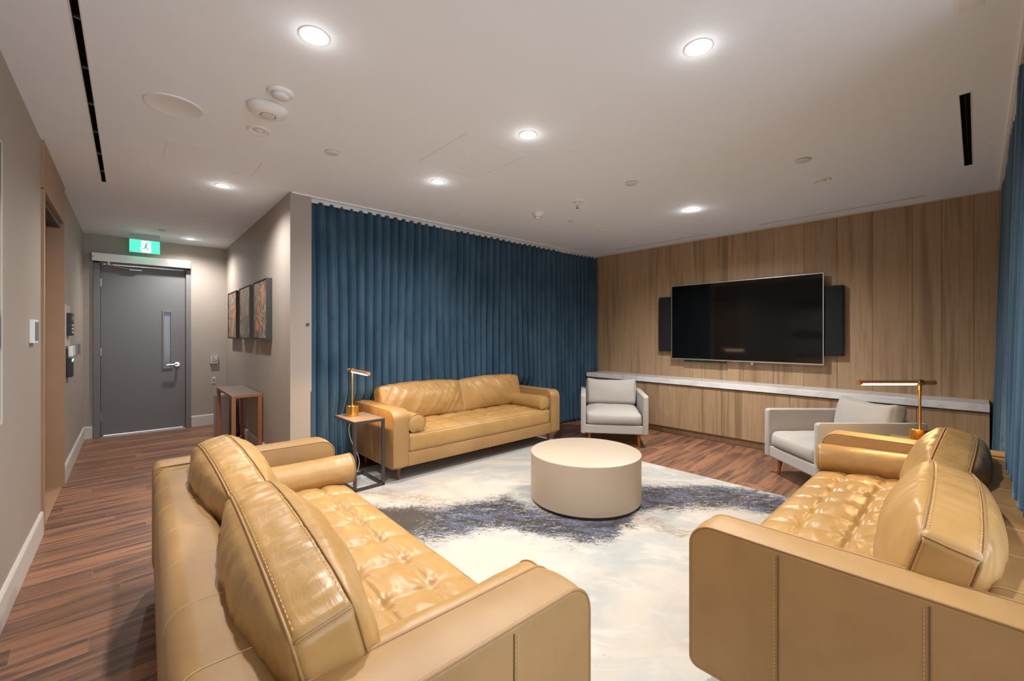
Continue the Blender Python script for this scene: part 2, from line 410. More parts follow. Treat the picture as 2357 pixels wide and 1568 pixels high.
# left wall with the opening of the pocket door
DY0, DY1, DZ = 4.00, 5.07, 2.17
struct(holed('wall_left', (XL, -3.2, 0), (0, 1, 0), (0, 0, 1), YB+3.2, HC, [(DY0+3.2, DY1+3.2, 0, DZ)], 'wall_paint'))
# corridor end wall with the opening of the grey door
struct(holed('wall_far', (XL, YB, 0), (1, 0, 0), (0, 0, 1), XR-XL, HC, [(-.29-XL, .58-XL, 0, 2.14)], 'wall_paint'))
# corridor right wall, with its end face and the curtain recess
o = MB()
o.add([(XR, YC, 0), (XR, YB, 0), (XR, YB, HC), (XR, YC, HC)], [(0, 1, 2, 3)])
o.add([(XR, YC, 0), (1.19, YC, 0), (1.19, YC, HC), (XR, YC, HC)], [(0, 1, 2, 3)])
o.add([(1.19, YC, 0), (1.19, 4.40, 0), (1.19, 4.40, HC), (1.19, YC, HC)], [(0, 1, 2, 3)])
struct(o.build('wall_corridor', 'wall_paint'))
struct(mesh('wall_back', [(1.19, 4.40, 0), (XT+.3, 4.40, 0), (XT+.3, 4.40, HC), (1.19, 4.40, HC)], [(0, 1, 2, 3)], 'wall_paint'))
# wall behind the right curtain
struct(mesh('wall_right', [(2.1, -.42, 0), (XT+.3, -.42, 0), (XT+.3, -.42, HC), (2.1, -.42, HC)], [(0, 1, 2, 3)], 'wall_paint'))
# TV wall : planks with fine grooves
gr = [-.42, -.18, .015, .211, .405, .69, .97, 1.263, 1.555, 1.84, 2.115, 2.32, 2.519, 2.806, 3.08, 3.35, 3.617, 3.80, 4.0, 4.40]
o = MB(); gw = .0022
for a, b_ in zip(gr[:-1], gr[1:]):
    x = XT; s_ = .004
    o.add([(x, a+gw, 0), (x, b_-gw, 0), (x, b_-gw, HC), (x, a+gw, HC)], [(0, 1, 2, 3)])
    o.add([(x, a+gw, 0), (x, a+gw, HC), (x+s_, a, HC), (x+s_, a, 0)], [(0, 1, 2, 3)])
    o.add([(x, b_-gw, 0), (x, b_-gw, HC), (x+s_, b_, HC), (x+s_, b_, 0)], [(0, 1, 2, 3)])
ow = struct(o.build('wall_tv', 'oak_panel'))
def pl(c):
    for i, (a, b_) in enumerate(zip(gr[:-1], gr[1:])):
        if a <= c.y <= b_: return i*1.37+.2
    return .5
paint_planks(ow, pl)
struct(box('trim_1', (XT-.004, -.2, HC-.012), (XT+.01, 4.3, HC), 'white_trim'))
# baseboards
def baseb(name, a, b, t=.014, h=.148):
    a = Vector(a); b = Vector(b); d = (b-a).normalized(); n = Vector((-d.y, d.x))*-1
    pr = [(0, 0), (t, 0), (t, h-.012), (t-.006, h), (0, h)]
    V = []; F = []
    for p in (a, b):
        for q, z in pr: V.append((p.x+n.x*q, p.y+n.y*q, z))
    k = len(pr)
    for i in range(k): F.append((i, (i+1) % k, k+(i+1) % k, k+i))
    F += [tuple(range(k)), tuple(range(k, 2*k))]
    return struct(mesh(name, V, F, 'white_trim'))
baseb('baseboard_left', (XL, -3.1), (XL, 3.93)); baseb('baseboard_left', (XL, 5.08), (XL, YB))
baseb('baseboard_far', (XL, YB), (-.335, YB)); baseb('baseboard_far', (.622, YB), (XR, YB))
baseb('baseboard_corridor', (XR, YB), (XR, YC)); baseb('baseboard_corridor', (XR+.0, YC), (1.19, YC))
# --- grey steel door at the corridor end
d1 = struct(thing('door_1', None, None, (0, 0, 0)))
fr = MB(); y0, y1 = YB-.018, YB+.10
fr.box((-.328, y0, 0), (-.268, y1, 2.175), .004); fr.box((.562, y0, 0), (.617, y1, 2.175), .004); fr.box((-.328, y0, 2.13), (.617, y1, 2.175), .004)
fr.box((-.268, YB+.075, 0), (-.245, y1, 2.13)); fr.box((.540, YB+.075, 0), (.562, y1, 2.13))
fr.build('door_frame', 'grey_frame', d1)
leaf = holed('door_leaf', (-.264, YB+.03, .016), (1, 0, 0), (0, 0, 1), .822, 2.11, [(.590, .680, .805, 1.545)], 'grey_door'); leaf.parent = d1
me = leaf.data; bm = bmesh.new(); bm.from_mesh(me); r_ = bmesh.ops.extrude_face_region(bm, geom=bm.faces[:]); bmesh.ops.translate(bm, vec=(0, .044, 0), verts=[v for v in r_['geom'] if isinstance(v, bmesh.types.BMVert)]); bmesh.ops.recalc_face_normals(bm, faces=bm.faces); bm.to_mesh(me); bm.free()
vf = MB(); vx0, vx1, vz0, vz1 = .318, .424, .805, 1.575
for a, b_ in (((vx0, vz0+.018), (vx0+.018, vz1-.018)), ((vx1-.018, vz0+.018), (vx1, vz1-.018)), ((vx0, vz0), (vx1, vz0+.018)), ((vx0, vz1-.018), (vx1, vz1))):
    vf.box((a[0], YB+.018, a[1]), (b_[0], YB+.032, b_[1]), .003)
v_ = vf.build('vision_frame', 'grey_frame', leaf)
box('vision_glass', (vx0+.01, YB+.045, vz0+.01), (vx1-.01, YB+.051, vz1-.01), 'wired_glass', leaf)
hd = MB(); hz = .862
hd.cyl((.470, YB+.03, hz), (.470, YB+.016, hz), .028); hd.cyl((.470, YB+.02, hz), (.470, YB-.035, hz), .011)
hd.tube([(.470, YB-.03, hz), (.462, YB-.038, hz), (.44, YB-.040, hz), (.355, YB-.040, hz-.004)], .0095, 12)
hd.build('door_handle', 'chrome', leaf, auto=40)
box('door_light_plate', (-.262, YB-.004, .0), (.556, YB+.09, .009), 'chrome', d1)  # bright plate added to stand in for light under the door
hg = MB()
for z in (.25, 1.05, 1.9): hg.cyl((-.262, YB+.022, z-.05), (-.262, YB+.022, z+.05), .007, n=10)
hg.build('hinge', 'brushed_steel', d1)
struct(mesh('wall_beyond', [(-.8, 7.9, 0), (1.2, 7.9, 0), (1.2, 7.9, 2.4), (-.8, 7.9, 2.4)], [(0, 1, 2, 3)], 'ceiling_paint'))
ld = bpy.data.lights.new('beyond_light', 'AREA'); ld.energy = 110; ld.size = .6; ld.color = (1, .95, .88); lo = bpy.data.objects.new('beyond_light', ld); lo.location = (.15, 7.6, 2.2); C.objects.link(lo)
# --- wooden pocket door on the left wall
d2 = struct(thing('door_2', None, None, (0, 0, 0)))
cs = MB(); px = XL+.014
cs.box((XL-.10, DY0-.055, 0), (px, DY0, DZ+.01), .002)
cs.box((XL-.10, DY1, 0), (px, DY1+.03, DZ+.01), .002)
cs.box((XL-.02, DY0-.055, DZ), (px, DY1+.03, HC-.002), .002)
c_ = cs.build('door_casing', 'oak_trim', d2)
box('jamb', (XL-.10, DY1-.012, 0), (XL+.004, DY1, DZ), 'oak_trim', d2)
tr = MB(); tr.box((XL-.085, DY0, DZ-.04), (XL-.01, DY1-.012, DZ), .002); tr.build('sliding_track', 'black_plastic', d2)
box('door_leaf', (XL-.098, DY0, .005), (XL-.085, DY1-.012, DZ), 'oak_trim', d2)
struct(mesh('trim_2', [(XL-.1, DY0-.05, .0015), (XL, DY0-.05, .0015), (XL, DY1+.02, .0015), (XL-.1, DY1+.02, .0015)], [(0, 1, 2, 3)], 'oak_trim'))

# --- built-in ceiling lines: access hatches and line diffusers
def hatch(name, x0, x1, y0, y1, label):
    t = MB(); w_ = .003
    for a, b_ in (((x0, y0), (x1, y0+w_)), ((x0, y1-w_), (x1, y1)), ((x0, y0), (x0+w_, y1)), ((x1-w_, y0), (x1, y1))):
        t.box((a[0], a[1], HC-.0012), (b_[0], b_[1], HC+.001))
    return tag(t.build(name, 'off_white'), label, 'access hatch')
hatch('access_hatch', 1.515, 2.015, 2.09, 2.645, 'flush square access hatch in the ceiling between two lit downlights')
hatch('access_hatch', .17, .70, 3.42, 3.78, 'flush access hatch in the ceiling near the pocket door')
def line_diff(name, x0, x1, y0, y1, label):
    t = thing(name, label, 'air diffuser', ((x0+x1)/2, (y0+y1)/2, HC)); X, Y = (x1-x0)/2, (y1-y0)/2
    w_ = .004; f_ = MB()
    for a, b_ in (((-X-w_, -Y-w_), (X+w_, -Y)), ((-X-w_, Y), (X+w_, Y+w_)), ((-X-w_, -Y), (-X, Y)), ((X, -Y), (X+w_, Y))):
        f_.box((a[0], a[1], -.002), (b_[0], b_[1], .012))
    f_.build('flange', 'off_white', t)
    z = .09; V = [(-X, -Y, 0), (X, -Y, 0), (X, Y, 0), (-X, Y, 0), (-X, -Y, z), (X, -Y, z), (X, Y, z), (-X, Y, z)]
    mesh('plenum', V, [(0, 1, 5, 4), (1, 2, 6, 5), (2, 3, 7, 6), (3, 0, 4, 7), (4, 5, 6, 7)], 'void', t)
    n = 14
    for i in range(n):
        k = (i+.5)/n
        if Y > X: box('blade', (-X, -Y+k*2*Y-.004, .02), (X, -Y+k*2*Y+.004, .03), 'brushed_steel', t)
    if X > Y: box('blade', (-X, -.003, .03), (X, .003, .04), 'void', t)
    return t
line_diff('linear_diffuser', -.165, -.141, -1.2, 4.70, 'long narrow dark slot diffuser in the ceiling over the corridor side')
line_diff('linear_diffuser', 3.15, 4.49, .022, .060, 'short narrow dark slot diffuser in the ceiling near the right curtain')
def thin_slot(x0, x1, y0, y1, label):
    t = thing('slot_diffuser', label, 'air diffuser', ((x0+x1)/2, (y0+y1)/2, HC)); X, Y = (x1-x0)/2, (y1-y0)/2
    box('flange', (-X, -Y, -.003), (X, Y, .001), 'off_white', t, .001)
    box('slot', (X-.010, -Y+.01, -.0036), (X-.005, Y-.01, 0), 'display_grey', t); return t
thin_slot(5.165, 5.20, .30, 1.63, 'thin white slot diffuser in ceiling along the wood wall, nearer the right curtain')
thin_slot(5.165, 5.20, 2.18, 3.49, 'thin white slot diffuser in ceiling along the wood wall, nearer the far corner')
line = MB(); line.box((2.24, -.02, HC-.006), (2.34, .045, HC), .002); tag(line.build('ceiling_plate', 'white_plastic'), 'small white square plate at the top edge of the ceiling view', 'ceiling plate')

# ------------------------------------------------------------------ CEILING FITTINGS
def downlight(x, y, label, lit=True, power=1.0, r=.050):
    t = thing('downlight', label, 'downlight', (x, y, HC), 0, 'lit recessed downlights')
    m_ = MB(); m_.lathe((0, 0, 0), [(r+.006, .0005), (r+.006, -.003), (r-.004, -.005), (r-.016, -.0015), (r-.018, .0)], 40); m_.build('trim_ring', 'white_plastic', t, auto=50)
    g_ = MB(); g_.lathe((0, 0, 0), [(.0, -.0022), (r-.018, -.0022), (r-.018, -.0005), (0, -.0005)], 32); g_.build('lens', 'downlight_glow', t)
    ld = bpy.data.lights.new('downlight_bulb', 'SPOT'); ld.energy = SPOT_W*power; ld.color = WARM; ld.spot_size = R(156); ld.spot_blend = 1.0; ld.shadow_soft_size = .045
    lo = bpy.data.objects.new('bulb', ld); C.objects.link(lo); lo.parent = t; lo.location = (0, 0, -.012)
    lp = bpy.data.lights.new('lens_glow', 'POINT'); lp.energy = .30*power; lp.color = WARM; lp.shadow_soft_size = .04
    lo = bpy.data.objects.new('glow', lp); C.objects.link(lo); lo.parent = t; lo.location = (0, 0, -.035)
    return t
downlight(.562, 1.83, 'large lit downlight at upper left of the ceiling', r=.053)
downlight(1.80, .80, 'large lit downlight at upper right of the ceiling', r=.051)
downlight(1.81, 1.85, 'lit downlight in the ceiling just right of the square access hatch')
downlight(1.825, 2.90, 'lit downlight in the ceiling just left of the square access hatch', r=.046)
downlight(4.08, 1.88, 'small warm lit downlight above the television end of the room', power=2.1, r=.046)
downlight(.567, 4.17, 'lit downlight over the corridor mouth beside the three paintings', r=.050)
downlight(.575, 6.75, 'smallest lit downlight, at the far end by the exit sign', r=.050)
# fittings of the same kind behind the viewpoint (not in view, they light the near end)
for bx, by, pw in ((.562, -1.5, .5), (1.81, -1.5, .5)):
    ld = bpy.data.lights.new('downlight_bulb', 'SPOT'); ld.energy = SPOT_W*pw; ld.color = WARM; ld.spot_size = R(156); ld.spot_blend = 1.0; ld.shadow_soft_size = .045
    lo = bpy.data.objects.new('ceiling_bulb', ld); C.objects.link(lo); lo.location = (bx, by, HC-.012)
def disc(name, x, y, r, prof, mat, label, cat, group=None, rz=0):
    m_ = MB(); m_.lathe((0, 0, 0), prof, 40); o = m_.build(name, mat, None, auto=45); o.location = (x, y, HC); return tag(o, label, cat, group)
def cover(x, y, label, r=.042): return disc('sprinkler_cover', x, y, r, [(r, -.004), (r, -.008), (r-.003, -.010), (0, -.010)], 'off_white', label, 'sprinkler cover')
cover(1.006, 2.905, 'flat round sprinkler cover left of the square access hatch')
cover(3.002, 1.872, 'flat round sprinkler cover above left of the television', .05)
cover(3.498, .820, 'flat round sprinkler cover left of the short dark slot diffuser', .046)
cover(3.525, 2.935, 'tiny flat sprinkler cover right of the white smoke detector', .030)
cover(.287, 6.403, 'small flat sprinkler cover above the exit sign', .035)
def spk(x, y, r, label):
    t = thing('round_ceiling_fitting', label, 'ceiling fitting', (x, y, HC))
    m_ = MB(); m_.lathe((0, 0, 0), [(r, 0), (r, -.004), (r-.006, -.008), (r*.55, -.004), (r*.5, -.002)], 36); m_.build('flange', 'white_plastic', t, auto=40)
    m_ = MB(); m_.lathe((0, 0, 0), [(0, -.012), (r*.3, -.008), (r*.5, -.002)], 28); m_.build('nozzle', 'dead_lens', t, sm=True); return t
spk(.574, 2.895, .062, 'round white fitting with small centre, below the two domes on the ceiling')
spk(4.071, .826, .062, 'round white fitting with pale centre, near the short dark slot diffuser')
spk(4.111, 2.963, .050, 'small round white fitting in ceiling near the far corner')
spk(.567, 5.48, .050, 'faint round white fitting in the corridor ceiling')
t = thing('ceiling_speaker', 'large flat round speaker grille flush in ceiling over the corridor side', 'speaker', (.178, 2.892, HC))
MB().lathe((0, 0, 0), [(.128, 0), (.128, -.005), (.122, -.007), (.118, -.005)], 48).build('rim', 'white_plastic', t, auto=40)
MB().lathe((0, 0, 0), [(.118, -.0045), (0, -.0045)], 48).build('grille', 'off_white', t)
t = thing('access_point', 'larger white domed wireless access point with a ring on the ceiling', 'access point', (.556, 2.585, HC))
MB().lathe((0, 0, 0), [(.100, 0), (.100, -.010), (.092, -.022), (.066, -.036), (.044, -.040), (.038, -.0405)], 48).build('dome', 'white_plastic', t, sm=True)
MB().lathe((0, 0, 0), [(.038, -.0405), (.036, -.038), (.034, -.0415), (0, -.044)], 40).build('centre_cap', 'off_white', t, auto=30)
t = thing('heat_detector', 'smaller white domed detector beside the larger dome on the ceiling', 'detector', (.566, 2.367, HC))
MB().lathe((0, 0, 0), [(.060, 0), (.060, -.006), (.054, -.012), (.042, -.014)], 40).build('base', 'white_plastic', t, sm=True)
MB().lathe((0, 0, 0), [(.042, -.014), (.038, -.028), (.025, -.034), (0, -.035)], 40).build('dome', 'off_white', t, sm=True)
t = thing('smoke_detector', 'white cone shaped smoke detector with black slits near blue curtain', 'smoke detector', (3.052, 2.971, HC))
MB().lathe((0, 0, 0), [(.060, 0), (.058, -.008), (.046, -.016)], 36).build('base', 'white_plastic', t, auto=40)
MB().lathe((0, 0, 0), [(.046, -.016), (.038, -.034), (.034, -.040), (.034, -.046), (.026, -.054), (0, -.055)], 36).build('body', 'white_plastic', t, auto=40)
sl = MB()
for k in range(10):
    a = k*PI/5; p = Vector((math.cos(a)*.0345, math.sin(a)*.0345, -.043)); sl.box((p.x-.004, p.y-.004, -.0455), (p.x+.004, p.y+.004, -.0405))
sl.build('slit', 'black_plastic', t)
t = thing('fire_sprinkler', 'white ceiling sprinkler with chrome pendent head', 'sprinkler', (3.041, 2.461, HC))
MB().lathe((0, 0, 0), [(.070, 0), (.070, -.006), (.060, -.014), (.034, -.010), (.03, -.004)], 40).build('escutcheon', 'white_plastic', t, auto=40)
MB().lathe((0, 0, 0), [(.012, -.004), (.012, -.034), (.009, -.036)], 20).build('stem', 'white_plastic', t, auto=40)
hh = MB(); hh.tube([(.010, 0, -.034), (.012, 0, -.046), (.002, 0, -.062)], .0022, 8); hh.tube([(-.010, 0, -.034), (-.012, 0, -.046), (-.002, 0, -.062)], .0022, 8)
hh.cyl((0, 0, -.036), (0, 0, -.06), .003, n=8); hh.lathe((0, 0, -.063), [(0, 0), (.014, 0), (.014, -.0015), (0, -.0015)], 20); hh.build('head', 'chrome', t)

# ------------------------------------------------------------------ CURTAINS
def curtain(name, x0, x1, yf, side, pitch, label, amp=.034, seed=0, push=None, zmin=None, top=HC-.035, flare=0.0):
    """side=-1: folds bulge toward -y; +1 toward +y"""
    L_ = x1-x0; nxs = int(L_/pitch*14); rows = 54; V = []; F = []
    for i in range(nxs+1):
        s = i/nxs*L_
        zb = zmin(x0+s) if zmin else .012
        for j in range(rows+1):
            t_ = j/rows; z = zb+(top-zb)*t_; low = 1-(z/top)
            dr = (noise.noise(Vector((s*.9, z*.35, seed)))*.55+noise.noise(Vector((s*2.7, z*.5, seed+9)))*.30)*(low**.7)
            ph = s/pitch+noise.noise(Vector((s*1.3, seed+4, 0)))*.45+dr*1.5
            a = abs(math.cos(PI*(ph+.085*math.sin(2*PI*ph)+.03)))
            A = amp*(.85+.5*noise.noise(Vector((s*3.1, z*.3, seed+20))))*(1+.35*low)
            b_ = A*(a**.78)+.006*noise.noise(Vector((s*9, z*2.2, seed+3)))*low
            b_ += .02*low*noise.noise(Vector((s*.7, z*.4, seed+33)))
            y = yf+side*(b_-amp*.55+flare*low)
            if push: y += push(x0+s, z)
            x = x0+s+.010*math.sin(2*PI*ph)*(.5+low)
            V.append((x, y, z))
    for i in range(nxs):
        for j in range(rows): F.append((i*(rows+1)+j, (i+1)*(rows+1)+j, (i+1)*(rows+1)+j+1, i*(rows+1)+j+1))
    t = thing(name, label, 'curtain', ((x0+x1)/2, yf, 0))
    o = mesh('drape', [(v[0]-(x0+x1)/2, v[1]-yf, v[2]) for v in V], F, 'velvet', t, True)
    sm = o.modifiers.new('thick', 'SOLIDIFY'); sm.thickness = .003
    hk = MB(); hk.box((-L_/2, -.006, top-.012), (L_/2, .006, HC-.012))
    hk.build('heading_tape', 'off_white', t); return t
def sstep(x, a, b):
    t = max(0, min(1, (x-a)/(b-a))); return t*t*(3-2*t)
def push_far(x, z):
    k = sstep(x, 1.32, 1.64)*(1-sstep(x, 3.74, 4.1)); return .26*k*(1-sstep(z, .40, .74))
curtain('curtain', 1.185, 5.395, 3.985, -1, .0915, 'teal velvet curtain hanging along the far wall behind the leather sofa', .060, 2.0, push_far,
        lambda x: .705 if x > 5.28 else .012, flare=.02)
def push_right(x, z):
    k = 1-sstep(x, 3.58, 3.72); return -.12*k*(1-sstep(z, .57, .64))
curtain('curtain', 2.20, 5.395, -.150, 1, .105, 'teal velvet curtain at the right edge of the photo', .040, 7.0, push_right, flare=.05)
def track(name, x0, x1, y, label):
    t = MB(); t.box((x0, y-.030, HC-.012), (x1, y-.018, HC)); t.box((x0, y+.018, HC-.012), (x1, y+.030, HC)); t.box((x0, y-.018, HC-.006), (x1, y+.018, HC))
    return tag(t.build(name, 'white_plastic'), label, 'curtain track')
track('curtain_track', 1.03, XT-.01, 3.945+.022, 'white ceiling track above the far teal curtain')
track('curtain_track', 2.18, XT-.01, -.150, 'white ceiling track above the curtain at the right edge')
t = thing('wall_hook', 'small dark ring hook on the wall edge beside the far curtain', 'hook', (1.158, YC, 1.345))
m_ = MB(); m_.tube([(math.cos(a)*.011, -.006, math.sin(a)*.011) for a in [i*PI/8 for i in range(16)]], .003, 8, True); m_.build('ring', 'dark_metal', t)
MB().cyl((0, 0, 0), (0, -.012, 0), .005, n=12).build('pin', 'chrome', t)

# ------------------------------------------------------------------ TV, SPEAKERS, COUNTER
tv = thing('television', 'large flat black television mounted on the wood wall', 'television', (XT, 1.90, 1.42))
ty, tz = .832, .483; tx = -.080
bz = MB(); t0 = .009
for a, b_ in (((-ty, -tz), (ty, -tz+t0+.004)), ((-ty, tz-t0), (ty, tz)), ((-ty, -tz+t0+.004), (-ty+t0, tz-t0)), ((ty-t0, -tz+t0+.004), (ty, tz-t0))): bz.box((tx-.002, a[0], a[1]), (tx+.012, b_[0], b_[1]), .001)
bz.build('bezel', 'silver_bezel', tv)
box('screen', (tx, -ty+t0, -tz+t0), (tx+.01, ty-t0, tz-t0), 'tv_screen', tv)
box('back_housing', (tx+.008, -ty+.03, -tz+.03), (-.025, ty-.03, tz-.03), 'black_plastic', tv, .01)
box('wall_bracket', (-.03, -.3, -.2), (-.001, .3, .2), 'dark_metal', tv)
box('logo_plate', (tx-.004, .06, -tz+.002), (tx, .10, -tz+.010), 'chrome', tv)
cb = MB(); cb.tube([(-.03, .62-k*.012, -tz+.02-.05*math.sin(k*PI/12)) for k in range(13)], .003, 6); cb.build('cable_loop', 'black_plastic', tv)
for ya, yb, lab in ((2.665, 2.925, 'black wall speaker panel on the left side of the television'), (.908, 1.13, 'black wall speaker panel on the right side of the television')):
    t = thing('wall_speaker', lab, 'speaker', (XT, (ya+yb)/2, 1.40), 0, 'speakers flanking the television'); hy = (yb-ya)/2
    box('cabinet', (-.062, -hy, -.365), (0, hy, .365), 'black_plastic', t, .012)
    box('grille', (-.066, -hy+.006, -.358), (-.058, hy-.006, .358), 'black_fabric', t, .004)
t = thing('sensor_eye', 'tiny pale sensor hanging under the television edge', 'sensor', (XT-.05, 1.76, .925))
box('body', (-.008, -.012, -.02), (.008, .012, .02), 'off_white', t, .004); MB().tube([(0, 0, .02), (.01, 0, .04), (.02, .0, .06)], .0015, 6).build('lead', 'cable', t)
t = thing('sensor_bar', 'thin dark bar under the left half of the television', 'sensor bar', (XT-.06, 2.30, .918))
box('body', (-.015, -.26, -.010), (.015, .26, .012), 'black_plastic', t, .003); box('mount', (.015, -.05, -.006), (.06, .05, .006), 'dark_metal', t)
# counter
CX = 5.05; CY0, CY1 = -.070, 3.915; CT, CB = .698, .637
wt = MB(); wt.box((CX, CY0, CB), (XT+.01, CY1, CT), .003); tag(wt.build('worktop', 'quartz'), 'long white quartz worktop running under the television', 'worktop')
ys = [CY0, .353, .898, 1.442, 1.985, 2.53, 3.07, 3.615, CY1]
desc = ['at the right end by the curtain', 'hidden partly behind the right armchair and brass lamp', 'just left of the right armchair back cushion', 'second door left of the right armchair',
        'below the television centre', 'third wide door right of the far armchair', 'directly right of the far armchair', 'behind the far armchair at left end']
labs = ['oak base cabinet at the right end of the worktop by the curtain', 'oak base cabinet behind the right armchair, under the brass lamp head', 'oak base cabinet just behind the left arm of the right armchair',
        'oak base cabinet standing first left of the right armchair', 'oak base cabinet below the middle of the television, second left of right armchair',
        'oak base cabinet second to the right of the far armchair', 'oak base cabinet first to the right of the far armchair', 'narrow oak end cabinet behind the far armchair']
for i in range(8):
    a, b_ = ys[i], ys[i+1]; t = thing('base_cabinet', labs[i], 'cabinet', (CX+.02, (a+b_)/2, 0), 0, 'oak cabinets under the worktop'); hy = (b_-a)/2
    bo = box('body', (.018, -hy+.0005, .085), (XT-CX-.02, hy-.0005, CB-.001), 'oak_panel', t); paint_planks(bo, lambda c: .3)
    # door made of vertical boards in one mesh
    dm = MB(); nb = 2 if hy > .2 else 1; rnd = random.Random(i+5)
    cuts = [-hy+.0015, hy-.0015] if nb == 1 else [-hy+.0015, rnd.uniform(-.1, .1), hy-.0015]
    for c0, c1 in zip(cuts[:-1], cuts[1:]): dm.box((0, c0+.0002, .088), (.018, c1-.0002, CB-.016))
    do = dm.build('door', 'oak_panel', t); paint_planks(do, lambda c, i=i, cuts=cuts: i*3.1+(1 if len(cuts) > 2 and c.y > cuts[1] else 0))
    tk = box('toe_kick', (.055, -hy, 0), (.07, hy, .086), 'oak_panel', t); paint_planks(tk, lambda c: .9)
# ------------------------------------------------------------------ RUG
rg = MB(); rg.box((.62, -.55, .0), (3.745, 3.86, .008), .003); tag(rg.build('area_rug', 'rug_pile'), 'large cream area rug with navy and brown brushed streaks', 'rug')
# ------------------------------------------------------------------ COFFEE TABLE
t = thing('coffee_table', 'round beige drum coffee table on the rug', 'coffee table', (2.577, 2.010, .008)); rr = .413; hh_ = .368-.008
MB().lathe((0, 0, 0), [(0, .022), (rr-.002, .022), (rr, .024), (rr, hh_-.004), (rr-.0015, hh_-.003)], 96).build('drum', 'beige_lacquer', t, auto=40)
MB().lathe((0, 0, 0), [(rr-.0015, hh_-.003), (rr-.001, hh_-.001), (rr-.003, hh_), (0, hh_)], 96).build('table_top', 'beige_lacquer', t, auto=40)
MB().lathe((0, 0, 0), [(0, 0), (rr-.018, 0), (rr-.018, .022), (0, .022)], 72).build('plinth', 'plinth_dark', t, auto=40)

# ------------------------------------------------------------------ SOFAS
SW, SD, AH, ZB, AT = 2.10, .84, .605, .12, .145
def prof_rr(y0, y1, z0, z1, rs, n=9):
    """rounded rect in (y,z); rs = radii for (y0,z0),(y1,z0),(y1,z1),(y0,z1)"""
    P = []
    for (cy, cz, r, a0) in ((y0+rs[0], z0+rs[0], rs[0], PI), (y1-rs[1], z0+rs[1], rs[1], 1.5*PI), (y1-rs[2], z1-rs[2], rs[2], 0), (y0+rs[3], z1-rs[3], rs[3], .5*PI)):
        for k in range(n): a = a0+k*(PI/2)/(n-1); P.append(Vector((cy+r*math.cos(a), cz+r*math.sin(a))))
    return P
def slab(mb, P, x0, x1, rb, crown=.004):
    """profile P extruded along x with softened side edges"""
    c = sum(P, Vector((0, 0)))/len(P); m = len(P)
    nrm = []
    for i in range(m):
        t = (P[(i+1) % m]-P[i-1]); t.normalize(); nrm.append(Vector((t.y, -t.x)))
    lay = []
    ks = 5
    for k in range(ks): a = k/(ks-1)*PI/2; lay.append((x0+rb*(1-math.sin(a)), rb*(1-math.cos(a))))
    lay = [(x0+rb*(1-math.cos(k/(ks-1)*PI/2)), rb*(1-math.sin(k/(ks-1)*PI/2))) for k in range(ks)]
    mid = [(x0+rb+(x1-x0-2*rb)*k/6, -crown*math.sin(PI*k/6)) for k in range(1, 6)]
    lay = lay+mid+[(x0+x1-a, b) for a, b in lay[::-1]]
    V = []; F = []
    for x, ins in lay:
        for i in range(m): p = P[i]-nrm[i]*ins; V.append((x, p.x, p.y))
    for l in range(len(lay)-1):
        for i in range(m): F.append((l*m+i, l*m+(i+1) % m, (l+1)*m+(i+1) % m, (l+1)*m+i))
    F.append(tuple(range(m))); F.append(tuple(range((len(lay)-1)*m, len(lay)*m)))
    mb.add(V, F); return mb
def dashes(mb, pts, r=.0011, dash=.006, gap=.005):
    P = [Vector(p) for p in pts]; acc = 0; seg = []; on = True
    for a, b in zip(P[:-1], P[1:]):
        L_ = (b-a).length
        if L_ < 1e-6: continue
        n = max(1, int(L_/(dash+gap)))
        for i in range(n): s0 = a.lerp(b, i/n); s1 = a.lerp(b, (i+.55)/n); mb.tube([s0, s1], r, 4)
    return mb
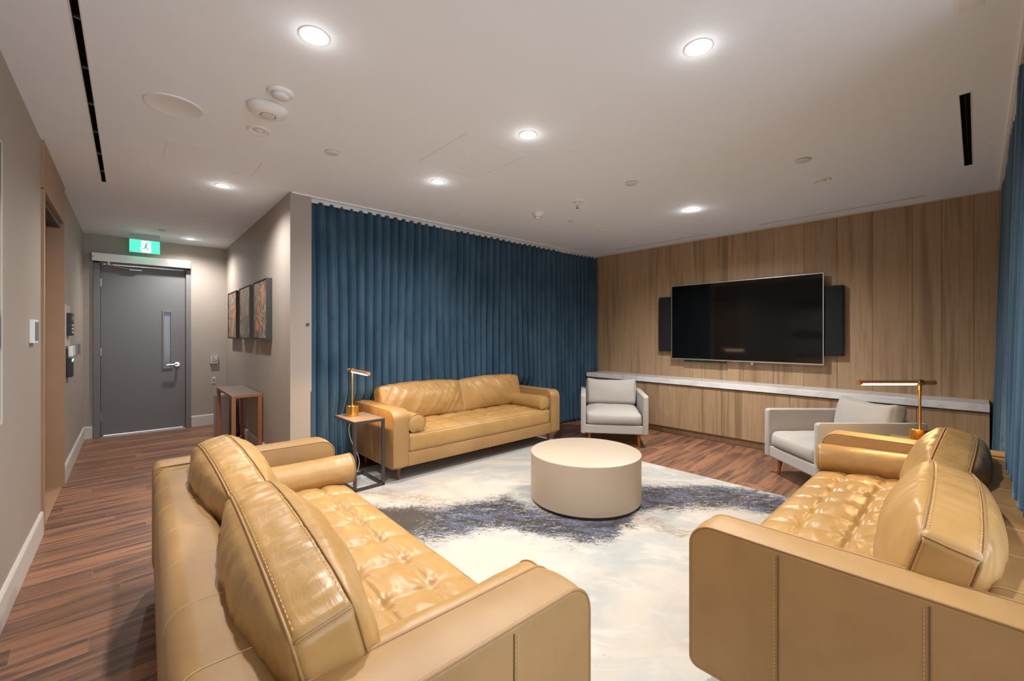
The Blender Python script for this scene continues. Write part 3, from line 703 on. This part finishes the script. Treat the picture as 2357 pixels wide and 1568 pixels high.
def make_sofa(label, loc, rz, seed, bol):
    T = thing('leather_sofa', label, 'sofa', (loc[0], loc[1], .008), rz, 'tan leather sofas around the rug')
    hw, hd = SW/2, SD/2
    # arms
    for sx in (-1, 1):
        P = prof_rr(-hd, hd, ZB, AH, (.028, .012, .03, .074))
        x0, x1 = (hw-AT, hw) if sx > 0 else (-hw, -hw+AT)
        a = slab(MB(), P, x0, x1, .010, .006).build('arm', 'leather_shaded', T, auto=60)
        for xx in (x0+.0035, x1-.0035):
            MB().tube([(xx, p.x, p.y) for p in prof_rr(-hd+.001, hd-.001, ZB+.001, AH-.001, (.028, .012, .03, .074))], .0042, 8, True).build('piping', 'piping', a, sm=True)
        xo = hw+.0008 if sx > 0 else -hw-.0008
        for yy in (-.155, .165):
            MB().tube([(xo, yy, ZB+.02), (xo, yy, AH-.016)], .0016, 6).build('seam', 'seam_dark', a)
            dashes(MB(), [(xo, yy-.010, ZB+.02), (xo, yy-.010, AH-.02)]).build('stitching', 'stitch', a)
    # back frame between arms
    bt = .165; P = prof_rr(hd-bt, hd, ZB, AH-.006, (.01, .02, .055, .035))
    bk = slab(MB(), P, -hw+AT-.004, hw-AT+.004, .004, .002).build('back_frame', 'leather_shaded', T, auto=60)
    st = MB(); Q = [p for p in prof_rr(hd-bt-.0006, hd+.0006, ZB, AH-.0045, (.01, .02, .055, .035)) if p.y > .2]
    Q.sort(key=lambda p: math.atan2(p.y-.35, p.x-(hd-bt/2)))
    for k in range(-3, 4): MB().tube([(k*.262+.05, q.x, q.y) for q in Q], .0014, 5).build('seam', 'stitch', bk)
    # front rail
    ff = -hd+.006; rl = MB(); rl.box((-hw+AT-.002, ff, ZB+.002), (hw-AT+.002, hd-bt+.01, .238), .006); rr_ = rl.build('seat_rail', 'leather_shaded', T, auto=60)
    MB().tube([(0, ff-.0005, ZB+.006), (0, ff-.0005, .234)], .0016, 6).build('seam', 'stitch', rr_)
    # seat cushion
    cwx, cdy, chz = hw-AT-.004, .335, .080; cyc = ff+cdy+.002; czc = .236+chz
    sp = .205; ry = .168
    def fn(p, uvw):
        x, y, z = p; out = Vector(p)
        ey = (1-abs(uvw[1])**4)*(1-abs(uvw[0])**6)
        if z > -.02:
            k = sstep(z, -.02, .055)
            fx = abs(math.sin(PI*(x+.1025)/sp)); fy = abs(math.sin(PI*(y+.185)/ry))
            gx = (x+.1025)/sp; gy = (y+.185)/ry
            dx = (gx-round(gx))*sp; dy = (gy-round(gy))*ry; pit = math.exp(-(dx*dx+dy*dy)/(2*.020**2))
            crx = math.exp(-(dx*dx)/(2*.008**2)); cry = math.exp(-(dy*dy)/(2*.008**2))
            puff = (.011 if seed < 1.5 else .018)*(fx**.6)*(fy**.6)
            rad = math.atan2(dy, dx); wr = .0040*math.cos(9*rad+seed)*math.exp(-((dx*dx+dy*dy)**.5-.035)**2/(2*.02**2))
            wr += .005*nz((x*2.2, y*7, 0), 2.2, seed)+.0035*ridge((x*5, y*13, 0), 1.6, seed+3)
            out.z += k*(ey*(.022+puff+wr)-(.009 if seed < 1.5 else .018)*pit*ey-.0055*max(crx, cry)*(ey**.3))
        if y < -cdy*.8:
            out.y += -.010*(1-(z/chz)**2)*(1-abs(uvw[0])**8)-.0025*max(0, nz((x*16, 0, z*2), 1, seed))*1.2
        return Vector((out.x, out.y+cyc, out.z+czc))
    half = (cwx, cdy, chz)
    sc = soft(half, .028, (250, 84, 12), fn, dens=.15).build('seat_cushion', 'leather', T, sm=True)
    for zz in (chz, -chz):
        L1 = []
        for i in range(81): L1.append((-cwx+2*cwx*i/80, -cdy, zz))
        pts = [fn(sb_map(Vector(q), half, .028), (q[0]/cwx, -1, zz/chz))+Vector((0, -.0008, .0008 if zz > 0 else -.0008)) for q in L1]
        MB().tube(pts, .0026, 6).build('piping', 'piping', sc, sm=True)
    # back cushions
    for sx in (-1, 1):
        bw, bt2, bh = (hw-AT)/2+.004, .062, (.178 if seed < 1.5 else .158); crn = .016 if seed < 1.5 else .052; half = (bw, bt2, bh); sd = seed*3.7+sx
        tilt = R(-14+1.5*nz((sd, 0, 0), 3)); rz2 = R(1.5*sx); cen = Vector((sx*((hw-AT)/2), hd-bt-.105, .385+bh+.012))
        mt = Matrix.Translation(cen) @ Matrix.Rotation(rz2, 4, 'Z') @ Matrix.Rotation(tilt, 4, 'X')
        def fb(p, uvw, sd=sd, half=half, mt=mt):
            u, v, w_ = uvw; x, y, z = p
            e = max(0, (1-u*u))**.75*max(0, (1-w_*w_))**.75
            s_ = max(-1, min(1, y/(half[1]*.6)))
            pf = .078*e
            # radial creases from lower corners, softened
            wr = .012*nz((x*3+z*2, sd, z*3), 2.0, sd)+(.017 if seed < 1.5 else .010)*ridge((x*5+z*3.5*sx, sd, z*1.5-x), 2.0, sd)*(.35+.65*abs(u))
            wr += .006*ridge((x*14+z*8, sd, z*4), 1.6, sd+5)*(.4+abs(w_))
            y2 = y+s_*(pf+wr*e**.6)
            z2 = z+crn*max(0, 1-u*u)**.8*(.1+.9*sstep(w_, -.4, 1))-.012*(abs(u)**3)*sstep(w_, -.4, 1)+.004*nz((x*9, y*9, z), 1.5, sd)
            x2 = x*(1+.012*(1-w_*w_))+.004*nz((z*9, y*9, x), 1.5, sd+2)
            if w_ > .5: z2 += (w_-.5)*2*.006*ridge((x*18, y*2, 0), 1.5, sd)*max(0, 1-abs(y)/half[1])**.5
            return mt @ Vector((x2, y2, z2))
        bc = soft(half, .022, (96, 16, 60), fb, dens=.3).build('back_cushion', 'leather', T, sm=True)
        for ux in (-1, 1):
            pts = [fb(sb_map(Vector((ux*(bw+.002), -bt2+2*bt2*i/14, bh+.002)), (bw+.0022, bt2+.002, bh+.0022), .022), (ux, -1+2*i/14, 1)) for i in range(15)]
            MB().tube(pts, .0022, 6).build('corner_seam', 'piping', bc, sm=True)
        for yy in (-bt2, bt2):
            loop = []
            n = 60
            for i in range(n): loop.append((-bw+.02+(2*bw-.04)*i/n, bh))
            for i in range(n//2): loop.append((bw, bh-.02-(2*bh-.04)*i/(n//2)))
            for i in range(n): loop.append((bw-.02-(2*bw-.04)*i/n, -bh))
            for i in range(n//2): loop.append((-bw, -bh+.02+(2*bh-.04)*i/(n//2)))
            hg_ = (bw+.0022, bt2+.0022, bh+.0022)
            pts = [fb(sb_map(Vector((a*1.003, yy*1.03, b*1.012)), hg_, .022), (a/bw, yy/bt2, b/bh)) for a, b in loop]
            MB().tube(pts, .0036, 6, True).build('piping', 'piping', bc, sm=True)
            pts = [fb(sb_map(Vector((a*1.003, yy*.80, b*1.012)), hg_, .022), (a/bw, yy*.80/bt2, b/bh)) for a, b in loop[:n+n//2]]
            dashes(MB(), pts, .0009).build('stitching', 'stitch', bc)
    # bolsters
    for sx in (-1, 1):
        r0, ln = .083, .262; n1, n2 = 44, 40; V = []; F = []; zc = .390+r0; xf, yf_, an = bol[(sx+1)//2]
        rot = Matrix.Translation((xf, yf_, zc)) @ Matrix.Rotation(R(an), 4, 'Z') @ Matrix.Translation((0, ln, 0))
        ends = [(ln-.0, 1.0)]
        prof = [(-ln-.012, 0), (-ln-.014, r0*.45), (-ln-.006, r0*.85), (-ln, r0*.97)]+[(-ln+2*ln*k/(n1-1), r0) for k in range(n1)]+[(ln, r0*.97), (ln+.006, r0*.85), (ln+.014, r0*.45), (ln+.012, 0)]
        for (yy, rr_) in prof:
            for k in range(n2):
                a = 2*PI*k/n2; q = (math.cos(a)*rr_, yy, math.sin(a)*rr_)
                f_ = 1+.035*nz((q[0]*6, yy*5, q[2]*6), 1.5, seed+sx)+(.022*ridge((a*1.2, yy*7, 0), 1.2, seed+sx*2) if abs(yy) < ln else 0)
                f_ *= (1-.03*math.cos(PI*yy/ln/2)**2) if math.sin(a) > 0 else 1
                zz = math.sin(a)*rr_*f_
                if zz < -.07: zz = -.07
                V.append(rot @ Vector((math.cos(a)*rr_*f_, yy, zz)))
        for i in range(len(prof)-1):
            for k in range(n2): F.append((i*n2+k, i*n2+(k+1) % n2, (i+1)*n2+(k+1) % n2, (i+1)*n2+k))
        bo = mesh('bolster', V, F, 'leather', T, True)
        for e in (-ln-.001, ln+.001): MB().tube([rot @ Vector((math.cos(2*PI*k/40)*(r0*1.0), e, max(-.07, math.sin(2*PI*k/40)*r0*1.0))) for k in range(40)], .0032, 6, True).build('piping', 'piping', bo, sm=True)
    for sx in (-1, 1):
        for sy in (-1, 1):
            x, y = sx*(hw-.095), sy*(hd-.09)
            MB().cyl((x, y, .0), (x+.0, y, ZB+.006), .013, .021, 20).build('leg', 'walnut', T, auto=40)
    return T
simple('walnut', (.16, .062, .028), .4, var=.2, vscale=30)
make_sofa('tan leather sofa at far side, standing in front of the teal curtain', (2.663, 3.2625+SD/2), R(.7), 1.0, ((-.815, -.40, -2), (.812, -.40, 2)))
make_sofa('tan leather sofa in left foreground, its back turned to the corridor', (.907-SD/2, 1.732), R(90-1.1), 2.0, ((-.825, -.43, 0), (.722, -.445, 1)))
make_sofa('tan leather sofa in right foreground, showing its long side panel', (2.475, .672-SD/2), R(180+.6), 3.0, ((-.765, -.415, 11), (.815, -.41, 1)))

# ------------------------------------------------------------------ ARMCHAIRS
def make_armchair(label, front_mid, ang, seed, W=.725, D=.80):
    """ang: direction the chair faces (world degrees)"""
    f = Vector((math.cos(R(ang)), math.sin(R(ang)))); c = Vector(front_mid)-f*D/2
    T = thing('armchair', label, 'armchair', (c.x, c.y, 0), R(ang+90), 'pale grey boucle armchairs')
    hw, hd = W/2, D/2; zb, ah, at = .148, .578, .058
    for sx in (-1, 1):
        P = prof_rr(-hd, hd, zb, ah, (.012, .012, .02, .022), 6); x0, x1 = (hw-at, hw) if sx > 0 else (-hw, -hw+at)
        a = slab(MB(), P, x0, x1, .012, .004).build('arm', 'grey_boucle', T, auto=60)
        pp = MB(); xx = x1-.004 if sx > 0 else x0+.004
        pp.tube([(xx, p.x, p.y) for p in prof_rr(-hd+.001, hd-.001, zb+.001, ah-.001, (.012, .012, .02, .022), 6)], .0028, 6, True); pp.build('piping', 'grey_boucle', a, sm=True)
    P = prof_rr(hd-.075, hd, zb, ah, (.01, .01, .02, .02), 6); slab(MB(), P, -hw+at-.004, hw-at+.004, .004, .002).build('back_frame', 'grey_boucle', T, auto=60)
    box('seat_rail', (-hw+at-.003, -hd+.010, zb+.002), (hw-at+.003, hd-.07, .245), 'grey_boucle', T, .010)
    half = (hw-at-.003, .325, .068)
    def fs(p, uvw):
        u, v, w_ = uvw; q = Vector(p)
        if p.z > 0: q.z += .030*(1-u**4)*(1-v**4)*sstep(p.z, 0, .05)+.004*nz(p, 7, seed)
        if v < -.6: q.y -= .022*(1-w_*w_)*(1-u**6)
        return Vector((q.x, q.y-hd+.345, q.z+.243+.068))
    soft(half, .035, (40, 30, 12), fs).build('seat_cushion', 'grey_boucle', T, sm=True)
    half2 = (hw-at-.006, .060, .165); mt = Matrix.Translation((0, hd-.170, .545)) @ Matrix.Rotation(R(-13), 4, 'X')
    def fb(p, uvw):
        u, v, w_ = uvw; q = Vector(p); e = max(0, 1-u*u)**.6*max(0, 1-w_*w_)**.6
        q.y += (1 if p.y > 0 else -1)*min(1, abs(p.y)/.03)*(.040*e+.006*nz(p, 8, seed)*e)
        q.z += -.020*(1-abs(u)**3)*sstep(w_, -.3, 1)+.006*nz(p, 9, seed+4)+(.010*abs(u)**6 if w_ > .5 else 0)
        q.x += .006*nz(p, 8, seed+7)
        return mt @ q
    soft(half2, .045, (44, 12, 30), fb).build('back_cushion', 'grey_boucle', T, sm=True)
    for sx in (-1, 1):
        for sy in (-1, 1):
            x, y = sx*(hw-.10), sy*(hd-.085); MB().cyl((x+sx*.012, y+sy*.012, 0), (x, y, zb+.004), .012, .021, 18).build('leg', 'armchair_leg', T, auto=40)
    return T
simple('armchair_leg', (.30, .10, .03), .4, var=.15, vscale=30)
make_armchair('pale grey armchair in the far corner, facing the room before the cabinets', ((4.218+3.765)/2, (2.419+2.997)/2), 218.1, 1.5, .734, .78)
make_armchair('pale grey armchair at right, seen from the side behind the right sofa', ((3.869+4.345)/2, (.803+1.318)/2), 137.0, 6.5, .70, .82)

# ------------------------------------------------------------------ SIDE TABLES, LAMPS
def side_table(label, cx, cy, rz, group=None):
    T = thing('side_table', label, 'side table', (cx, cy, 0), rz, 'dark metal C side tables'); w2, d2, h = .13, .205, .555; t_ = .022
    tp = MB(); tp.box((-w2, -d2, h-.022), (w2, d2, h), .001); a = tp.build('table_top', 'dark_metal', T)
    box('inlay', (-w2+.004, -d2+.004, h-.001), (w2-.004, d2-.004, h+.0012), 'table_top_dark', a)
    for sx in (-1, 1): box('leg', (sx*w2-(t_ if sx > 0 else 0), -d2, .0), (sx*w2+(t_ if sx < 0 else 0), -d2+t_, h-.021), 'dark_metal', T, .001)
    b_ = MB(); b_.box((-w2, -d2, 0), (w2, -d2+t_, t_)); b_.box((-w2, -d2, 0), (-w2+t_, d2, t_)); b_.box((w2-t_, -d2, 0), (w2, d2, t_)); b_.box((-w2, d2-t_, 0), (w2, d2, t_)); b_.build('base_rail', 'dark_metal', T)
    return T
ST = side_table('dark metal side table between the left and far sofas', 1.432, 3.50, R(1.5)); ST.location.z = .008
s2 = side_table('dark metal side table mostly hidden behind the right sofa arm', 3.79, .20, R(0)); s2.location.z = .008
def brass_lamp(label, x, y, z, ang):
    """ang = world angle of the long end of the head"""
    T = thing('table_lamp', label, 'lamp', (x, y, z), R(ang), 'brass table lamps with tube heads')
    MB().lathe((0, 0, 0), [(0, 0), (.048, 0), (.050, .002), (.050, .088), (.048, .090), (0, .090)], 48).build('base', 'brass', T, auto=40)
    MB().cyl((0, 0, .088), (0, 0, .372), .0068, n=20).build('pole', 'brass', T, auto=40)
    k = MB(); k.cyl((0, 0, .335), (0, 0, .372), .0095, n=20); k.cyl((-.016, 0, .385), (.016, 0, .385), .0185, n=28); k.build('swivel', 'brass', T, auto=40)
    hd_ = MB().cyl((-.094, 0, .385), (.395, 0, .385), .0155, n=32).build('lamp_head', 'copper_tube', T, auto=40)
    g_ = MB(); n = 10
    V = []; F = []
    for xx in (.030, .372):
        for i in range(n+1): a = PI+R(14)+(PI-R(28))*i/n; V.append((xx, math.cos(a)*.0166, .385+math.sin(a)*.0166))
    for i in range(n): F.append((i, i+1, n+2+i, n+1+i))
    g_.add(V, F); g_.build('light_strip', 'lamp_glow', hd_)
    ld = bpy.data.lights.new('lamp_light', 'AREA'); ld.shape = 'RECTANGLE'; ld.size = .33; ld.size_y = .02; ld.energy = 4.5; ld.color = LAMPC
    lo = bpy.data.objects.new('strip_light', ld); C.objects.link(lo); lo.parent = T; lo.location = (.20, 0, .385-.020)
    return T
brass_lamp('brass table lamp on the side table left of the far sofa', 1.405, 3.575, .555+.0095, -94)
brass_lamp('brass table lamp with long glowing tube, before the right armchair', 3.722, .243, .5645, 137.8)
cp = MB(); ctl = [(1.46, 3.62, .535), (1.47, 3.68, .53), (1.44, 3.70, .50), (1.42, 3.69, .42), (1.43, 3.66, .33), (1.46, 3.62, .24), (1.475, 3.60, .16), (1.465, 3.60, .09), (1.44, 3.62, .040), (1.43, 3.60, .045), (1.45, 3.60, .036), (1.44, 3.58, .030), (1.36, 3.48, .018), (1.26, 3.42, .018), (1.15, 3.5, .016)]
def cr(P, n=6):
    P = [Vector(p) for p in P]; out = []
    for i in range(len(P)-1):
        a, b, c, d = P[max(i-1, 0)], P[i], P[i+1], P[min(i+2, len(P)-1)]
        for k in range(n):
            t = k/n; out.append(.5*((2*b)+(-a+c)*t+(2*a-5*b+4*c-d)*t*t+(-a+3*b-3*c+d)*t**3))
    return out+[P[-1]]
cp.tube(cr(ctl), .0032, 6); tag(cp.build('lamp_cord', 'cable', None, sm=True), 'white power cord hanging from the left side table', 'cord')

# ------------------------------------------------------------------ CORRIDOR FURNITURE
T = thing('console_table', 'small brown wooden console table against the corridor wall', 'console table', (.875, 5.415, 0))
w2, d2, h = .132, .485, .651; lt = .036
a = box('table_top', (-w2, -d2, h-.026), (w2, d2, h), 'terracotta_wood', T, .002)
box('top_inlay', (-w2+.004, -d2+.004, h-.001), (w2-.004, d2-.004, h+.001), 'table_top_dark', a)
for sx in (-1, 1):
    for sy in (-1, 1): box('leg', (sx*w2-(lt if sx > 0 else 0), sy*d2-(lt if sy > 0 else 0), 0), (sx*w2+(lt if sx < 0 else 0), sy*d2+(lt if sy < 0 else 0), h-.026), 'terracotta_wood', T, .002)
s_ = MB(); zz = .060
for p, q in (((-w2+.015, -d2+.015), (0, -.09)), ((w2-.015, -d2+.015), (0, -.09)), ((0, -.09), (0, .09)), ((0, .09), (-w2+.015, d2-.015)), ((0, .09), (w2-.015, d2-.015))):
    p = Vector((*p, zz)); q = Vector((*q, zz)); d = (q-p).normalized(); n_ = Vector((-d.y, d.x, 0))*.010; up = Vector((0, 0, .014))
    V = [p-n_-up, p+n_-up, p+n_+up, p-n_+up, q-n_-up, q+n_-up, q+n_+up, q-n_+up]; s_.add(V, [(0, 1, 2, 3), (4, 7, 6, 5), (0, 4, 5, 1), (1, 5, 6, 2), (2, 6, 7, 3), (3, 7, 4, 0)])
s_.build('stretcher', 'terracotta_wood', T)
T = thing('pedal_bin', 'slim grey steel pedal bin standing behind the console table', 'bin', (.875, 6.12, 0), R(-35))
P = [(-.085, -.12), (.085, -.12), (.105, -.03), (.105, .06), (.08, .12), (-.08, .12), (-.105, .06), (-.105, -.03)]
def ext(P, z0, z1, k=1.0, mb=None):
    mb = mb or MB(); n = len(P); V = [(x, y, z0) for x, y in P]+[(x*k, y*k, z1) for x, y in P]; F = [(i, (i+1) % n, n+(i+1) % n, n+i) for i in range(n)]+[tuple(range(n)), tuple(range(n, 2*n))]; return mb.add(V, F)
ext(P, .04, .50).build('bin_body', 'bin_steel', T); ext([(x*1.03, y*1.03) for x, y in P], 0, .045).build('bin_base', 'black_plastic', T); ext([(x*1.02, y*1.02) for x, y in P], .50, .54, .96).build('lid', 'bin_steel', T)
box('pedal', (-.11, -.20, .012), (-.03, -.12, .026), 'black_plastic', T, .003)
T = thing('power_brick', 'black and white charger box on the wall behind the console table', 'charger', (XR, 6.30, .30))
box('charger_body', (-.05, -.05, .02), (0, .05, .20), 'black_plastic', T, .006); box('plug_end', (-.045, -.03, -.10), (0, .03, .02), 'white_plastic', T, .006)
T = thing('wall_outlet', 'small pale outlet plate low on the far corridor wall', 'outlet', (.874, YB, .62))
box('plate', (-.022, -.006, -.045), (.022, 0, .045), 'white_trim', T, .002); box('socket', (-.012, -.008, -.02), (.012, -.005, .02), 'display_grey', T)

# ------------------------------------------------------------------ PAINTINGS
for (ya, yb, art, lab) in ((4.565, 5.155, 'art_a', 'abstract orange and black canvas, nearest of three in the corridor'), (5.325, 5.93, 'art_b', 'abstract canvas with orange top over grey, middle of three in the corridor'), (6.115, 6.69, 'art_c', 'abstract grey and orange canvas, farthest of three, by the corridor end')):
    T = thing('painting', lab, 'painting', (XR, (ya+yb)/2, 1.505), 0, 'three framed canvases'); hy, hz_ = (yb-ya)/2, .298; f_ = MB(); d = .052; tf = .010
    f_.box((-d, -hy, -hz_), (0, -hy+tf, hz_)); f_.box((-d, hy-tf, -hz_), (0, hy, hz_)); f_.box((-d, -hy+tf, -hz_), (0, hy-tf, -hz_+tf)); f_.box((-d, -hy+tf, hz_-tf), (0, hy-tf, hz_)); f_.build('frame', 'canvas_edge', T)
    box('canvas', (-d+.006, -hy+tf+.005, -hz_+tf+.005), (-.01, hy-tf-.005, hz_-tf-.005), art, T)
T = thing('wall_print', 'pale framed print with dark bands at the left edge of the photo', 'framed print', (XL, 2.39, 0))
box('print', (.001, -.42, .88), (.006, .42, 2.07), 'print_soft', T); f_ = MB()
for a_, b_ in (((-.43, .87), (-.42, 2.08)), ((.42, .87), (.43, 2.08)), ((-.42, .87), (.42, .88)), ((-.42, 2.07), (.42, 2.08))): f_.box((0, a_[0], a_[1]), (.008, b_[0], b_[1]))
f_.build('frame', 'white_trim', T)

# ------------------------------------------------------------------ WALL CONTROLS
T = thing('thermostat', 'white wall thermostat left of the wooden pocket door', 'thermostat', (XL, 3.60, 1.272))
box('housing', (0, -.070, -.066), (.020, .070, .066), 'white_plastic', T, .003); box('face_plate', (.019, -.058, -.054), (.0215, .062, .054), 'display_grey', T, .001)
T = thing('alarm_keypad', 'dark alarm keypad on the left wall past the pocket door', 'keypad', (XL, 5.40, 1.345))
box('housing', (.008, -.10, -.10), (.038, .10, .10), 'black_plastic', T, .004); k = MB()
for i in range(3):
    for j in range(3): k.box((.037, -.075+i*.045, -.075+j*.03), (.040, -.045+i*.045, -.06+j*.03))
k.build('button', 'off_white', T); box('display', (.037, -.075, .035), (.040, .06, .075), 'display_grey', T); box('back_plate', (0, -.16, -.19), (.008, .20, .17), 'white_trim', T, .002)
T = thing('notice_holder', 'clear acrylic notice holder on the left wall beneath the alarm keypad', 'notice holder', (XL, 5.86, 1.105))
box('acrylic', (0, -.45, -.052), (.012, .42, .052), 'clear_acrylic', T, .002); box('paper_roll', (.012, -.52, -.045), (.045, -.30, .050), 'white_plastic', T, .012); box('side_lip', (0, .42, -.055), (.03, .46, .055), 'display_grey', T)
T = thing('card_reader', 'black card reader with green lights on the left wall', 'card reader', (XL, 5.42, .965))
box('housing', (0, -.06, -.085), (.035, .10, .075), 'black_plastic', T, .005); box('indicator', (.034, -.05, .050), (.037, -.01, .070), 'led_green', T); box('indicator', (.034, .02, .055), (.037, .08, .074), 'led_green', T); box('wall_plate', (0, .10, -.05), (.006, .14, .07), 'white_trim', T)
T = thing('door_push_button', 'square steel wheelchair access door button right of the grey door', 'button', (.874, YB, .905))
box('plate', (-.046, -.030, -.052), (.046, 0, .055), 'brushed_steel', T, .003)
sy = MB(); yq = -.0315
sy.tube([(.004+math.cos(a)*.020, yq, -.004+math.sin(a)*.020) for a in [R(150)+i*R(245)/18 for i in range(19)]], .0026, 6)
sy.tube([(-.006, yq, .030), (-.001, yq, .010), (.020, yq, .006), (.030, yq, -.016), (.040, yq, -.014)], .003, 6); sy.cyl((-.008, yq-.001, .036), (-.008, yq+.001, .036), .006, n=14)
sy.build('wheelchair_symbol', 'symbol_dark', T); box('lower_line', (-.038, -.0312, -.030), (.038, -.0295, -.026), 'symbol_dark', T)
T = thing('door_operator', 'long steel automatic door operator above the grey door', 'door operator', (.135, YB, 2.195))
box('cover', (-.475, -.105, -.050), (.475, -.001, .052), 'brushed_steel', T, .004)
m_ = MB(); m_.cyl((-.33, -.06, -.05), (-.33, -.06, -.085), .022, n=20); m_.build('spindle', 'brushed_steel', T, auto=40)
m_ = MB(); m_.box((-.33, -.066, -.082), (-.325, -.054, -.072)); m_.tube([(-.33, -.06, -.077), (-.10, -.02, -.118)], .007, 8); m_.box((-.14, -.045, -.128), (-.02, .028, -.112), .003); m_.build('operator_arm', 'chrome', T)
m_ = MB(); m_.cyl((.462, -.1065, -.01), (.462, -.104, -.01), .006, n=12); m_.cyl((-.462, -.1065, .0), (-.462, -.104, .0), .006, n=12); m_.build('screw', 'symbol_dark', T)

# ------------------------------------------------------------------ EXIT SIGN
T = thing('exit_sign', 'green running man exit sign hanging in front of the far wall', 'exit sign', (.136, 6.80, 2.328))
w2, h2 = .140, .077
box('panel', (-w2, -.004, -h2), (w2, .004, h2), 'green_glow', T, .001)
box('white_field', (-.034, -.0056, -h2+.006), (.056, -.004, h2-.008), 'white_glow', T)
f_ = MB(); yq = -.0068
def bar(p, q, r0, r1):
    p = Vector((p[0], yq, p[1])); q = Vector((q[0], yq, q[1])); d = (q-p).normalized(); n_ = Vector((-d.z, 0, d.x)); f_.add([p-n_*r0, p+n_*r0, q+n_*r1, q-n_*r1, *( [v+Vector((0, .001, 0)) for v in (p-n_*r0, p+n_*r0, q+n_*r1, q-n_*r1)])], [(0, 1, 2, 3), (7, 6, 5, 4), (0, 4, 5, 1), (1, 5, 6, 2), (2, 6, 7, 3), (3, 7, 4, 0)])
f_.cyl((.020, yq, .046), (.020, yq+.001, .046), .0085, n=18)
bar((.014, .030), (.006, .000), .009, .007); bar((.010, .030), (-.008, .034), .004, .003); bar((-.008, .034), (-.020, .018), .003, .0025); bar((.016, .030), (.030, .014), .004, .003); bar((.030, .014), (.048, .012), .003, .0025)
bar((.006, .002), (.000, -.024), .006, .005); bar((.000, -.024), (-.030, -.024), .0045, .004); bar((.008, .002), (.026, -.030), .006, .0045); bar((.026, -.030), (.034, -.050), .0045, .003)
f_.build('running_figure', 'figure_green', T)
ar = MB(); ar.box((-.05, -.0068, -.032), (-.034, -.0045, -.018)); ar.build('foot_tip', 'white_glow', T)
sc_ = MB()
for x in (-w2+.018, w2-.014): sc_.cyl((x, -.0055, -h2+.014), (x, -.004, -h2+.014), .004, n=12)
sc_.build('screw', 'symbol_dark', T)
box('hanger', (-w2, -.003, h2), (w2, .003, HC-2.328-.006), 'clear_acrylic', T); box('canopy', (-w2, -.03, HC-2.328-.012), (w2, .03, HC-2.328), 'off_white', T, .002)
